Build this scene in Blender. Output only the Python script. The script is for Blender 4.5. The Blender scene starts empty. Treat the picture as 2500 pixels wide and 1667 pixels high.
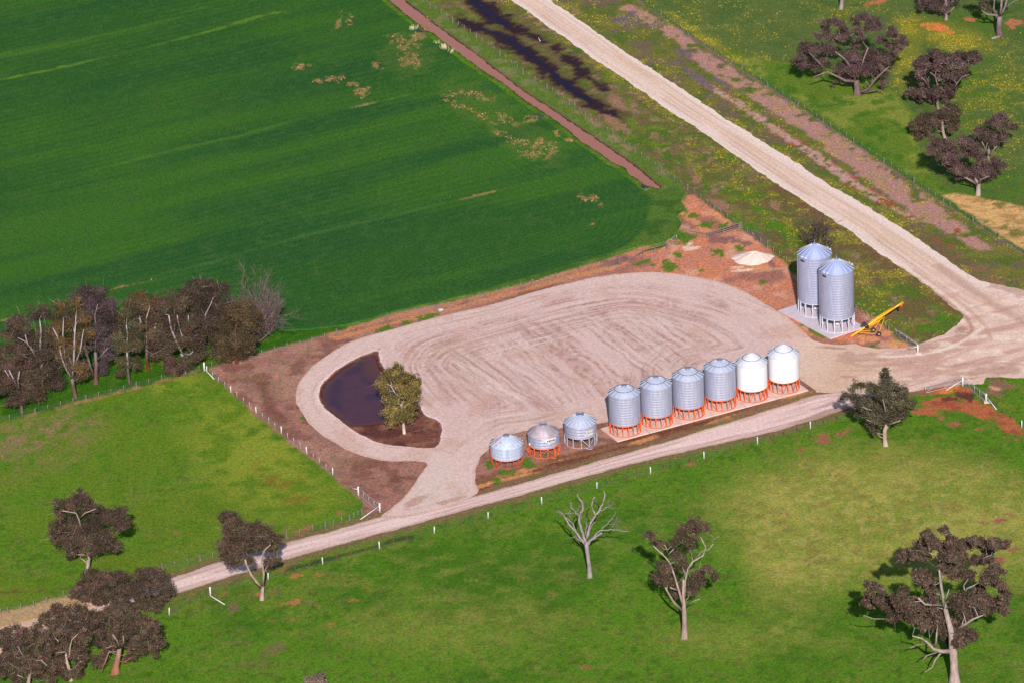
import bpy, math, random
import numpy as np
from mathutils import Vector, Matrix
random.seed(7)
RNG = np.random.default_rng(11)
scene = bpy.context.scene
COL = scene.collection
rad = math.radians

# ------------------------------------------------------------------ camera
FOC, EL, ROLL, CAMH = 13500.0, rad(24.9), rad(-2.4), 363.0     # focal length in photo pixels, 2500 x 1667
CAMD = CAMH / math.tan(EL)
_F = np.array([0, math.cos(EL), -math.sin(EL)]); _U = np.array([0, math.sin(EL), math.cos(EL)]); _R = np.array([1.0, 0, 0])
_c, _s = math.cos(ROLL), math.sin(ROLL)
RV, UV = _c * _R + _s * _U, -_s * _R + _c * _U
CP = np.array([0, -CAMD, CAMH])
def ray(x, y):
    return (x - 1250) / FOC * RV - (y - 833.5) / FOC * UV + _F
def P(x, y, z=0.0):
    d = ray(x, y); return CP + d * ((z - CAMH) / d[2])
def PP(pts):
    return np.array([P(x, y)[:2] for x, y in pts])
def proj(X, Y, Z=0.0):
    vx, vy, vz = X - CP[0], Y - CP[1], Z - CP[2]
    w = vx * _F[0] + vy * _F[1] + vz * _F[2]
    return (1250 + FOC * (vx * RV[0] + vy * RV[1] + vz * RV[2]) / w, 833.5 - FOC * (vx * UV[0] + vy * UV[1] + vz * UV[2]) / w)
cam_d = bpy.data.cameras.new('camera'); cam = bpy.data.objects.new('camera', cam_d); COL.objects.link(cam)
cam_d.sensor_width = 36; cam_d.lens = 36 * FOC / 2500; cam_d.clip_start = 1; cam_d.clip_end = 20000
M = Matrix((RV, UV, -_F)).transposed().to_4x4(); M.translation = Vector(CP); cam.matrix_world = M
scene.camera = cam

# ------------------------------------------------------------------ light
SUN_EL, SUN_AZ = rad(30.5), rad(178.5)      # azimuth clockwise from +Y
w = bpy.data.worlds.new('World'); scene.world = w; w.use_nodes = True
nt = w.node_tree; sky = nt.nodes.new('ShaderNodeTexSky'); sky.sky_type = 'NISHITA'; sky.sun_disc = False
sky.sun_elevation = SUN_EL; sky.sun_rotation = SUN_AZ; sky.air_density = 1.0; sky.dust_density = 0.6
bg = nt.nodes['Background']; bg.inputs[1].default_value = 0.075; nt.links.new(sky.outputs[0], bg.inputs[0])
sl = bpy.data.lights.new('sun', 'SUN'); so = bpy.data.objects.new('sun', sl); COL.objects.link(so)
sl.energy = 4.6; sl.angle = rad(0.5); sl.color = (1, 0.93, 0.85)
sd = Vector((math.sin(SUN_AZ) * math.cos(SUN_EL), math.cos(SUN_AZ) * math.cos(SUN_EL), math.sin(SUN_EL)))
so.rotation_euler = sd.to_track_quat('Z', 'Y').to_euler(); so.location = (0, -100, 200)
vs = scene.view_settings; vs.view_transform = 'Standard'; vs.look = 'None'; vs.exposure = 0.35; vs.gamma = 1
KG = np.array([1.02, 1.0, 1.0])     # scene radiance of a level albedo-1 surface
def S(r, g, b):
    c = np.array([r, g, b]) / 255.0
    return np.where(c <= .04045, c / 12.92, ((c + .055) / 1.055) ** 2.4) / KG

# ------------------------------------------------------------------ numpy noise
def _h(ix, iy, s):
    n = (ix.astype(np.int64) * 374761393 + iy.astype(np.int64) * 668265263 + s * 1274126177) & 0xffffffff
    n = ((n ^ (n >> 13)) * 1274126177) & 0xffffffff
    return ((n ^ (n >> 16)) & 0xffff) / 65535.0
def vn(x, y, s):
    ix, iy = np.floor(x), np.floor(y); fx, fy = x - ix, y - iy
    fx, fy = fx * fx * (3 - 2 * fx), fy * fy * (3 - 2 * fy)
    a, b, c, d = _h(ix, iy, s), _h(ix + 1, iy, s), _h(ix, iy + 1, s), _h(ix + 1, iy + 1, s)
    return (a * (1 - fx) + b * fx) * (1 - fy) + (c * (1 - fx) + d * fx) * fy
def fbm(x, y, size, s=0, o=4, gain=.5):
    x, y = x / size, y / size; t = 0; a = 1; n = 0
    for k in range(o):
        t = t + a * vn(x * 2 ** k + 17.3 * k, y * 2 ** k - 9.1 * k, s + 31 * k); n += a; a *= gain
    return t / n
def ss(a, b, x):
    t = np.clip((x - a) / (b - a), 0, 1); return t * t * (3 - 2 * t)
def psdf(X, Y, poly):
    """signed distance to a world polygon, positive inside"""
    d2 = np.full(X.shape, 1e12); ins = np.zeros(X.shape, bool); n = len(poly)
    for i in range(n):
        ax, ay = poly[i]; bx, by = poly[(i + 1) % n]; ex, ey = bx - ax, by - ay
        px, py = X - ax, Y - ay
        t = np.clip((px * ex + py * ey) / (ex * ex + ey * ey + 1e-12), 0, 1)
        d2 = np.minimum(d2, (px - ex * t) ** 2 + (py - ey * t) ** 2)
        if ay != by:
            c = ((ay > Y) != (by > Y)) & (px < ex * (Y - ay) / ey)
            ins ^= c
    d = np.sqrt(d2); return np.where(ins, d, -d)
def ldist(X, Y, line, ws=None):
    """distance to a world polyline minus its (interpolated) half width"""
    best = np.full(X.shape, 1e9)
    for i in range(len(line) - 1):
        ax, ay = line[i]; bx, by = line[i + 1]; ex, ey = bx - ax, by - ay
        t = np.clip(((X - ax) * ex + (Y - ay) * ey) / (ex * ex + ey * ey + 1e-12), 0, 1)
        d = np.hypot(X - ax - ex * t, Y - ay - ey * t)
        if ws is not None: d = d - (ws[i] * (1 - t) + ws[i + 1] * t)
        best = np.minimum(best, d)
    return best
def smooth(pts, k=3, closed=True):
    out = []; n = len(pts)
    for i in range(n if closed else n - 1):
        g = (lambda j: pts[j % n]) if closed else (lambda j: pts[min(max(j, 0), n - 1)])
        p0, p1, p2, p3 = map(np.array, (g(i - 1), g(i), g(i + 1), g(i + 2)))
        for q in range(k):
            t = q / k
            out.append(tuple(.5 * ((2 * p1) + (p2 - p0) * t + (2 * p0 - 5 * p1 + 4 * p2 - p3) * t * t + (3 * p1 - p0 - 3 * p2 + p3) * t ** 3)))
    if not closed: out.append(tuple(pts[-1]))
    return out

# ------------------------------------------------------------------ mesh helpers
def np_mesh(name, V, F, col=None, smoothf=False):
    """V (n,3); F list of int arrays (m,k) of any k"""
    me = bpy.data.meshes.new(name); V = np.asarray(V, np.float32)
    me.vertices.add(len(V)); me.vertices.foreach_set('co', V.ravel())
    F = [np.asarray(f, np.int32) for f in F if len(f)]
    loops = np.concatenate([f.ravel() for f in F]); tot = np.concatenate([np.full(len(f), f.shape[1], np.int32) for f in F])
    start = np.concatenate([[0], np.cumsum(tot)[:-1]]).astype(np.int32)
    me.loops.add(len(loops)); me.loops.foreach_set('vertex_index', loops)
    me.polygons.add(len(tot)); me.polygons.foreach_set('loop_start', start); me.polygons.foreach_set('loop_total', tot)
    me.polygons.foreach_set('use_smooth', np.full(len(tot), smoothf, bool))
    if col is not None:
        a = me.attributes.new('Col', 'FLOAT_COLOR', 'POINT')
        a.data.foreach_set('color', np.concatenate([col, np.ones((len(col), 1))], 1).astype(np.float32).ravel())
    me.update(calc_edges=True); me.validate(); return me
def link(name, me, mat=None, parent=None):
    o = bpy.data.objects.new(name, me); COL.objects.link(o)
    if mat is not None and me is not None:
        me.materials.clear(); me.materials.append(mat)
    if parent is not None: o.parent = parent
    return o
def tag(o, label=None, cat=None, group=None, kind=None):
    for k, v in (('label', label), ('category', cat), ('group', group), ('kind', kind)):
        if v: o[k] = v
    return o
def empty(name, loc=(0, 0, 0), label=None, cat=None, group=None):
    o = bpy.data.objects.new(name, None); COL.objects.link(o); o.location = loc; o.empty_display_size = .3
    return tag(o, label, cat, group)
class MB:
    def __init__(s): s.v = []; s.f = []; s.c = []; s.sm = []
    def add(s, vs_, fs, col=None, smoothf=False):
        n = len(s.v); s.v += [tuple(map(float, q)) for q in vs_]; s.f += [tuple(n + i for i in f) for f in fs]; s.sm += [smoothf] * len(fs)
        s.c += [tuple(col) if col is not None else (.5, .5, .5)] * len(vs_) if (col is None or np.ndim(col) == 1) else [tuple(q) for q in col]
    def box(s, c, size, rz=0, col=None):
        x, y, z = [q / 2 for q in size]; ca, sa = math.cos(rz), math.sin(rz)
        vs_ = [(c[0] + a * x * ca - b * y * sa, c[1] + a * x * sa + b * y * ca, c[2] + d * z) for d in (-1, 1) for a, b in ((-1, -1), (1, -1), (1, 1), (-1, 1))]
        s.add(vs_, [(3, 2, 1, 0), (4, 5, 6, 7), (0, 1, 5, 4), (1, 2, 6, 5), (2, 3, 7, 6), (3, 0, 4, 7)], col)
    def tube(s, pts, rs, n=6, col=None, cap=True, smoothf=True):
        pts = [np.array(p, float) for p in pts]; m = len(pts)
        if np.ndim(rs) == 0: rs = [rs] * m
        vs_ = []; cc = []
        for i, p in enumerate(pts):
            t = pts[min(i + 1, m - 1)] - pts[max(i - 1, 0)]; t = t / (np.linalg.norm(t) + 1e-9)
            a = np.cross(t, (0, 0, 1)) if abs(t[2]) < .95 else np.cross(t, (0, 1, 0)); a /= np.linalg.norm(a); b = np.cross(t, a)
            for k in range(n):
                th = 2 * math.pi * k / n; vs_.append(p + rs[i] * (math.cos(th) * a + math.sin(th) * b))
                if col is not None and np.ndim(col) == 2: cc.append(col[i])
        fs = [(i * n + k, i * n + (k + 1) % n, (i + 1) * n + (k + 1) % n, (i + 1) * n + k) for i in range(m - 1) for k in range(n)]
        if cap: fs += [tuple(range(n))[::-1], tuple((m - 1) * n + k for k in range(n))]
        s.add(vs_, fs, cc if cc else col, smoothf)
    def bar(s, a, b, r, n=6, col=None): s.tube([a, b], [r, r], n, col, True, n > 5)
    def lathe(s, prof, c=(0, 0, 0), n=40, col=None, smoothf=True, closed=False):
        vs_ = [(c[0] + r * math.cos(2 * math.pi * k / n), c[1] + r * math.sin(2 * math.pi * k / n), c[2] + z) for r, z in prof for k in range(n)]
        fs = [(i * n + k, i * n + (k + 1) % n, (i + 1) * n + (k + 1) % n, (i + 1) * n + k) for i in range(len(prof) - 1) for k in range(n)]
        s.add(vs_, fs, col, smoothf)
    def mesh(s, name, withcol=False):
        me = bpy.data.meshes.new(name); me.from_pydata(s.v, [], s.f); me.polygons.foreach_set('use_smooth', s.sm)
        if withcol:
            a = me.attributes.new('Col', 'FLOAT_COLOR', 'POINT')
            a.data.foreach_set('color', np.concatenate([np.array(s.c), np.ones((len(s.c), 1))], 1).astype(np.float32).ravel())
        me.update(); return me
    def build(s, name, mat, parent=None, withcol=False):
        return link(name, s.mesh(name, withcol), mat, parent)

# ------------------------------------------------------------------ materials
def mat(name, col=None, rough=.9, spec=.3, metal=0., attr=False, var=.25, vscale=6., bump=0., bscale=4., bdist=.05, hue=.0, stretch=None, det=5.):
    m = bpy.data.materials.new(name); m.use_nodes = True; t = m.node_tree; N = t.nodes; L = t.links
    b = N['Principled BSDF']; b.inputs['Roughness'].default_value = rough; b.inputs['Specular IOR Level'].default_value = spec; b.inputs['Metallic'].default_value = metal
    tc = N.new('ShaderNodeTexCoord'); vec = tc.outputs['Object']
    if stretch:
        mp = N.new('ShaderNodeMapping'); mp.inputs['Scale'].default_value = stretch; L.new(vec, mp.inputs[0]); vec = mp.outputs[0]
    if attr:
        a = N.new('ShaderNodeAttribute'); a.attribute_name = 'Col'; src = a.outputs['Color']
    else:
        a = N.new('ShaderNodeRGB'); a.outputs[0].default_value = (*col, 1); src = a.outputs[0]
    if var > 0:
        nz = N.new('ShaderNodeTexNoise'); nz.inputs['Scale'].default_value = vscale; nz.inputs['Detail'].default_value = det; nz.inputs['Roughness'].default_value = .7; L.new(vec, nz.inputs['Vector'])
        mr = N.new('ShaderNodeMapRange'); mr.inputs[1].default_value = .34; mr.inputs[2].default_value = .66; mr.inputs[3].default_value = 1 - var; mr.inputs[4].default_value = 1 + var; mr.clamp = True; L.new(nz.outputs['Fac'], mr.inputs[0])
        mx = N.new('ShaderNodeVectorMath'); mx.operation = 'SCALE'; L.new(src, mx.inputs[0]); L.new(mr.outputs[0], mx.inputs['Scale']); src = mx.outputs[0]
        if hue > 0:
            n2 = N.new('ShaderNodeTexNoise'); n2.inputs['Scale'].default_value = vscale * .45; n2.inputs['Detail'].default_value = 4; L.new(vec, n2.inputs['Vector'])
            sb = N.new('ShaderNodeMath'); sb.operation = 'SUBTRACT'; sb.inputs[1].default_value = .5; L.new(n2.outputs['Fac'], sb.inputs[0])
            ml = N.new('ShaderNodeVectorMath'); ml.operation = 'SCALE'; ml.inputs[0].default_value = (hue * 2.4, hue * .5, -hue * .8); L.new(sb.outputs[0], ml.inputs['Scale'])
            ad = N.new('ShaderNodeVectorMath'); ad.operation = 'ADD'; ad.inputs[1].default_value = (1, 1, 1); L.new(ml.outputs[0], ad.inputs[0])
            m2 = N.new('ShaderNodeVectorMath'); m2.operation = 'MULTIPLY'; L.new(src, m2.inputs[0]); L.new(ad.outputs[0], m2.inputs[1]); src = m2.outputs[0]
    L.new(src, b.inputs['Base Color'])
    if bump > 0:
        nb = N.new('ShaderNodeTexNoise'); nb.inputs['Scale'].default_value = bscale; nb.inputs['Detail'].default_value = 6; nb.inputs['Roughness'].default_value = .65; L.new(vec, nb.inputs['Vector'])
        bp = N.new('ShaderNodeBump'); bp.inputs['Strength'].default_value = bump; bp.inputs['Distance'].default_value = bdist; L.new(nb.outputs['Fac'], bp.inputs['Height']); L.new(bp.outputs[0], b.inputs['Normal'])
    return m
M_ground = mat('ground_mixed', attr=True, var=.4, vscale=2.4, hue=.5, bump=.7, bscale=3.0, bdist=.12, spec=0., rough=1, det=8)
M_crop = mat('young_crop', attr=True, var=.42, vscale=3.0, hue=.5, bump=.8, bscale=3.6, bdist=.18, spec=0., rough=.9, det=8)
M_gravel = mat('gravel', attr=True, var=.2, vscale=2.4, hue=.16, bump=.6, bscale=3.2, bdist=.06, spec=.05, rough=1, det=9)
M_tuft = mat('grass_blades', attr=True, var=0, rough=.9, spec=.15)
M_leaf = mat('gum_leaves', attr=True, var=.22, vscale=.8, rough=.7, spec=.06)
M_bark = mat('gum_bark', attr=True, var=.3, vscale=2.2, bump=.7, bscale=5, bdist=.08, spec=.05, stretch=(1, 1, .3))
def metal(name, c, rough, var=.1, metalness=.4):
    return mat(name, c, rough, .5, metalness, var=var * 1.4, vscale=1.6, stretch=(2.2, 2.2, .3), bump=.05, bscale=3, bdist=.02)
M_galv = metal('galvanised_sheet', (.39, .41, .55), .52)
M_galvroof = metal('galvanised_roof', (.3, .33, .46), .65, .1, .05)
M_galvtall = metal('bright_zinc_sheet', (.35, .375, .53), .5)
M_zincroof = metal('blue_zinc_roof', (.24, .29, .5), .6, .1, .08)
M_dullgalv = metal('dull_galvanised', (.36, .41, .55), .65, .15, .08)
M_lid = mat('weathered_lid', (.2, .23, .32), .55, .4, .3, var=.15, vscale=3)
M_rib = mat('bright_roof_rib', (.55, .57, .68), .5, .4, .1, var=.05)
M_dustroof = mat('dusty_roof', (.38, .32, .36), .7, .4, .3, var=.2, vscale=.9, stretch=(1, 1, .5))
M_white = mat('white_paint', (.66, .66, .7), .6, .3, var=.05, vscale=1.5)
M_offwhite = mat('white_roof_paint', (.52, .53, .62), .6, .3, var=.05, vscale=1.5)
M_wpost = mat('white_post_paint', (.6, .6, .6), .7, .3, var=.08, vscale=4)
M_orange = mat('orange_paint', (.68, .11, .02), .6, .3, var=.3, vscale=2.5)
M_red = mat('faded_red_paint', (.45, .075, .03), .6, .3, var=.35, vscale=2)
M_hop = mat('hopper_steel', (.2, .21, .28), .5, .4, .5, var=.2, vscale=1)
M_dark = mat('black_metal', (.03, .03, .035), .5, .4, var=.1)
M_navy = mat('navy_lettering', (.02, .02, .07), .6, .3, var=0)
M_ylet = mat('yellow_lettering', (.75, .68, .38), .7, .3, var=.1)
M_rlet = mat('red_brown_lettering', (.28, .12, .12), .7, .3, var=.1)
M_yellow = mat('yellow_paint', (.8, .4, .02), .45, .4, var=.12, vscale=2)
M_rubber = mat('rubber', (.035, .035, .04), .8, .2, var=.2)
M_hub = mat('wheel_hub', (.6, .5, .42), .6, .4, var=.1)
M_wood = mat('weathered_wood', (.17, .135, .13), .9, .2, var=.35, vscale=5, stretch=(1, 1, .3), bump=.4, bscale=9)
M_thin = mat('pale_wood', (.22, .2, .165), .9, .2, var=.3, vscale=5)
M_rust = mat('rusty_steel', (.15, .065, .04), .85, .3, var=.3, vscale=5)
M_pipe = metal('galvanised_pipe', (.42, .42, .5), .55, .1, .35)
M_leg = mat('pale_zinc_frame', (.6, .6, .68), .55, .4, .2, var=.1)
M_wire = metal('fence_wire', (.3, .3, .32), .55, 0, .7)
M_conc = mat('concrete', S(214, 184, 176), .9, .2, var=.12, vscale=.8, bump=.2, bscale=6)
M_conc2 = mat('new_concrete', S(200, 184, 196), .9, .2, var=.08, vscale=.8, bump=.2, bscale=6)
M_heap = mat('white_gravel_heap', S(216, 192, 182), 1, .1, var=.1, vscale=3, bump=.7, bscale=5, bdist=.1)
M_reed = mat('dry_reed', S(205, 190, 165), .9, .2, var=.2, vscale=2)
def water(name, c, rough, bumps=.04, c2=None, sc=.25):
    m = mat(name, c, rough, .5, var=0, bump=bumps, bscale=1.5, bdist=.03)
    if c2 is not None:
        N, L = m.node_tree.nodes, m.node_tree.links; b = N['Principled BSDF']
        nz = N.new('ShaderNodeTexNoise'); nz.inputs['Scale'].default_value = sc; nz.inputs['Detail'].default_value = 5; L.new(N['Texture Coordinate'].outputs['Object'], nz.inputs['Vector'])
        cr = N.new('ShaderNodeValToRGB'); cr.color_ramp.elements[0].color = (*c, 1); cr.color_ramp.elements[1].color = (*c2, 1); cr.color_ramp.elements[0].position = .4; cr.color_ramp.elements[1].position = .62
        L.new(nz.outputs['Fac'], cr.inputs[0]); L.new(cr.outputs[0], b.inputs['Base Color'])
    return m
M_canal = water('muddy_water', S(162, 102, 84), .35, .08)
M_flood = water('dark_flood_water', (.014, .007, .024), .25, .03); M_flood.node_tree.nodes['Principled BSDF'].inputs['Specular IOR Level'].default_value = .05
M_pond = mat('turbid_pond_water', attr=True, rough=.15, var=.1, vscale=.6, bump=.03, bscale=2); M_pond.node_tree.nodes['Principled BSDF'].inputs['Specular IOR Level'].default_value = .22

# ------------------------------------------------------------------ sheets cut on a noise-ragged outline
def sheet(name, sdf, bbox, z, res, colfn, m, amp=.25, nsize=1.2, seed=1, skirt=0., kind='structure'):
    x0, y0, x1, y1 = bbox; xs = np.arange(x0, x1 + res, res); ys = np.arange(y0, y1 + res, res)
    X, Y = np.meshgrid(xs, ys, indexing='ij')
    Sd = sdf(X, Y) + (fbm(X, Y, nsize, seed, 5, .62) - .5) * 2 * amp
    nx, ny = X.shape; idx = np.arange(nx * ny).reshape(nx, ny); pos = Sd > 0
    cnt = pos[:-1, :-1].astype(int) + pos[1:, :-1] + pos[1:, 1:] + pos[:-1, 1:]
    full = cnt == 4
    Q = np.stack([idx[:-1, :-1][full], idx[1:, :-1][full], idx[1:, 1:][full], idx[:-1, 1:][full]], 1)
    ext = []; emap = {}; faces = []; segs = []
    def cross(i, j, k, l):
        key = ((i, j), (k, l)) if (i, j) < (k, l) else ((k, l), (i, j))
        if key not in emap:
            (a, b), (c, d) = key; t = Sd[a, b] / (Sd[a, b] - Sd[c, d])
            ext.append((X[a, b] + t * (X[c, d] - X[a, b]), Y[a, b] + t * (Y[c, d] - Y[a, b]))); emap[key] = nx * ny + len(ext) - 1
        return emap[key]
    for i, j in zip(*np.nonzero((cnt > 0) & (cnt < 4))):
        cs = [(i, j), (i + 1, j), (i + 1, j + 1), (i, j + 1)]; poly = []; cr = []
        for q in range(4):
            a, b = cs[q], cs[(q + 1) % 4]
            if pos[a]: poly.append(idx[a])
            if pos[a] != pos[b]:
                e = cross(*a, *b); poly.append(e); cr.append((e, pos[a]))
        if len(poly) >= 3: faces.append(poly)
        for q in range(len(cr)):
            if cr[q][1]: segs.append((cr[q][0], cr[(q + 1) % len(cr)][0]))
    V = np.concatenate([np.stack([X.ravel(), Y.ravel()], 1), np.array(ext).reshape(-1, 2)])
    Fs = [Q] + [np.array([f for f in faces if len(f) == k]) for k in (3, 4, 5, 6)]
    Fs = [f for f in Fs if len(f)]
    used = np.unique(np.concatenate([f.ravel() for f in Fs])); rm = np.full(len(V), -1); rm[used] = np.arange(len(used))
    Fs = [rm[f] for f in Fs]; V = V[used]
    C = np.clip(colfn(V[:, 0], V[:, 1]), 0, .95); V3 = np.concatenate([V, np.full((len(V), 1), z)], 1)
    if skirt and segs:
        sg = rm[np.array(segs)]; n = len(V3); low = V3.copy(); low[:, 2] = z - skirt
        bu, inv = np.unique(sg.ravel(), return_inverse=True); lowv = low[bu]; li = (n + inv).reshape(-1, 2)
        Fs.append(np.stack([sg[:, 1], sg[:, 0], li[:, 0], li[:, 1]], 1)); V3 = np.concatenate([V3, lowv]); C = np.concatenate([C, C[bu] * .9])
    o = link(name, np_mesh(name, V3, Fs, C), m); o['kind'] = kind; return o
def bbox(poly, pad=1.): return (poly[:, 0].min() - pad, poly[:, 1].min() - pad, poly[:, 0].max() + pad, poly[:, 1].max() + pad)
def mixc(C, col, m):
    return C * (1 - m[:, None]) + np.asarray(col) * m[:, None]
def blobs(PX, PY, X, Y, lst, nsize=1.5, seed=3, amp=.9):
    """union of noisy ellipses given in photo pixels (cx, cy, rx, ry[, rot]) -> mask 0..1"""
    m = np.zeros(X.shape); nz = (fbm(X, Y, nsize, seed, 4) - .5) * 2 * amp
    for b in lst:
        cx, cy, rx, ry = b[:4]; a = rad(b[4]) if len(b) > 4 else 0
        dx, dy = PX - cx, PY - cy; u, v = dx * math.cos(a) + dy * math.sin(a), -dx * math.sin(a) + dy * math.cos(a)
        d = 1 - np.hypot(u / rx, v / ry) + nz; m = np.maximum(m, ss(0, .35, d))
    return m

# ------------------------------------------------------------------ outlines, in photo pixels
WEST = [(950, -218), (1150, -70), (1242, 0), (1290, 31), (1334, 64), (1400, 107), (1446, 143), (1494, 173), (1558, 217), (1624, 265), (1701, 314), (1762, 357), (1821, 398), (1900, 451), (1989, 510), (2066, 558), (2112, 594), (2188, 647), (2247, 688), (2298, 726), (2334, 757)]
EAST = [(1050, -206), (1240, -70), (1339, 0), (1400, 40), (1500, 110), (1563, 153), (1630, 194), (1688, 235), (1765, 286), (1857, 344), (1900, 372), (1948, 400), (2002, 438), (2063, 474), (2140, 520), (2216, 568), (2283, 614), (2346, 658), (2385, 683), (2418, 693), (2500, 709), (2640, 730)]
ROAD = WEST + [(2352, 772), (2345, 787), (2325, 803), (2299, 819), (2268, 830), (2242, 842), (2200, 850), (2150, 852), (2050, 842), (1990, 860), (1985, 915), (1995, 957), (2060, 957), (2150, 965), (2219, 957), (2252, 951), (2300, 945), (2354, 938), (2400, 936), (2410, 922), (2500, 922), (2640, 930)] + EAST[::-1]
YARD = smooth([(2110, 848), (2050, 843), (1989, 833), (1943, 793), (1889, 755), (1800, 705), (1708, 679), (1606, 666), (1504, 671), (1402, 689), (1300, 715), (1199, 746), (1072, 774), (957, 805), (855, 835), (791, 873), (753, 904), (733, 930), (721, 965), (728, 993), (753, 1032), (779, 1057), (817, 1080), (845, 1098), (900, 1118), (955, 1126), (1040, 1129), (1027, 1158), (993, 1206), (966, 1233), (930, 1262), (1000, 1262), (1100, 1235), (1166, 1204), (1160, 1178), (1162, 1150), (1172, 1120), (1186, 1104), (1210, 1086), (1243, 1062), (1300, 1050), (1370, 1046), (1450, 1036), (1490, 1028), (1600, 1000), (1850, 935), (1935, 918), (1965, 935), (2000, 957), (2060, 957), (2160, 940)], 3)
ISLAND = smooth([(924, 857), (906, 861), (868, 876), (830, 899), (799, 924), (783, 945), (780, 968), (791, 993), (817, 1016), (850, 1042), (881, 1062), (932, 1083), (983, 1090), (1034, 1094), (1064, 1091), (1075, 1070), (1078, 1050), (1074, 1032), (1054, 1022), (1034, 1010), (1020, 985), (975, 940), (940, 900), (927, 880)], 3)
POND = smooth([(912, 870), (880, 879), (840, 901), (808, 928), (789, 950), (787, 972), (797, 993), (822, 1013), (846, 1033), (875, 1038), (940, 1032), (985, 1022), (1015, 1008), (1000, 985), (975, 960), (940, 920), (922, 893)], 3)
LANE = [(-90, 1560), (0, 1530), (120, 1500), (260, 1455), (430, 1406), (544, 1369), (697, 1324), (802, 1298), (932, 1260), (1075, 1231), (1177, 1206), (1313, 1168), (1500, 1114), (1627, 1078), (1755, 1038), (1882, 999), (1985, 964), (2056, 955), (2150, 960), (2230, 952), (2130, 980), (2061, 999), (1985, 1027), (1857, 1061), (1730, 1089), (1615, 1114), (1500, 1143), (1245, 1216), (1075, 1262), (904, 1309), (799, 1338), (687, 1369), (578, 1403), (430, 1449), (300, 1490), (150, 1545), (0, 1610), (-90, 1650)]
CANAL_L = [(690, -190), (880, -50), (948, 0), (984, 31), (1022, 59), (1038, 74), (1058, 82), (1089, 107), (1145, 148), (1188, 179), (1229, 204), (1283, 247), (1329, 275), (1372, 306), (1420, 347), (1461, 372), (1492, 395), (1527, 411), (1537, 427), (1560, 442), (1580, 454), (1607, 461)]
CANAL_R = [(725, -190), (915, -50), (984, 0), (1058, 59), (1152, 127), (1277, 224), (1349, 270), (1425, 321), (1500, 372), (1545, 403), (1568, 421), (1591, 442), (1612, 459)]
CANAL = CANAL_L + CANAL_R[::-1]
CROP = [(-400, 1060), (-200, 1000), (0, 945), (150, 905), (300, 872), (450, 838), (600, 822), (680, 812), (760, 806), (850, 795), (900, 782), (960, 764), (1066, 742), (1190, 714), (1300, 688), (1400, 656), (1500, 622), (1560, 605), (1620, 596), (1650, 572), (1662, 552), (1648, 530), (1672, 512), (1658, 494), (1674, 474), (1650, 458), (1612, 466), (1590, 470), (1567, 467), (1539, 445), (1524, 435), (1514, 420), (1482, 405), (1449, 381), (1406, 354), (1360, 314), (1317, 284), (1270, 255), (1216, 213), (1174, 187), (1132, 157), (1076, 115), (1046, 91), (1024, 83), (1008, 67), (970, 38), (934, 7), (864, -45), (665, -190), (-400, -180)]
FENCE_A = [(980, -35), (1050.5, 18.4), (1105, 54), (1163, 94), (1221, 136), (1277, 181.6), (1336, 217), (1390, 257), (1443, 294), (1497, 334), (1550.5, 374), (1615, 420), (1679, 465), (1744, 512), (1808, 558), (1873.5, 606)]
FENCE_B = [(1475, -60), (1545, -10), (1613.8, 37.5), (1680.6, 84), (1745.7, 127), (1811, 170), (1874, 211), (1948.5, 259), (2010, 299), (2085, 350), (2158, 398), (2231, 447), (2302.5, 494), (2376, 541), (2439, 581), (2505, 622), (2580, 668)]
FENCE_C = [(-40, 1042), (86, 1009.7), (210.5, 977), (333, 945.7), (456, 912), (578, 882), (701.5, 852), (822.7, 818), (946, 785), (1066, 758), (1183, 727.6), (1300, 696), (1415.6, 665), (1511.7, 640.8)]
FENCE_D = [(505, 909), (563.7, 957.6), (625.7, 1007.7), (687.3, 1057.4), (749, 1106.5), (812.4, 1157.9)]
FENCE_E = [(413, 1500), (513, 1453), (654.8, 1413.6), (788, 1376.5), (926.8, 1339), (1060.3, 1301), (1191.8, 1264.8), (1322.6, 1228.7), (1457.4, 1191.6), (1588.3, 1155.8), (1718.9, 1118.8), (1849.5, 1083), (1978.6, 1046), (2110, 1008), (2220, 976)]
SOIL = [(505, 900), (590, 872), (700, 843), (870, 795), (960, 765), (1066, 744), (1190, 716), (1320, 680), (1430, 648), (1520, 622), (1600, 588), (1652, 560), (1650, 480), (1690, 475), (1745, 514), (1873, 606), (1960, 690), (2060, 738), (2130, 775), (2200, 838), (2245, 866), (2260, 960), (1985, 970), (1600, 1092), (1160, 1212), (900, 1272), (880, 1222), (812, 1162), (700, 1075), (600, 990)]

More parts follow.
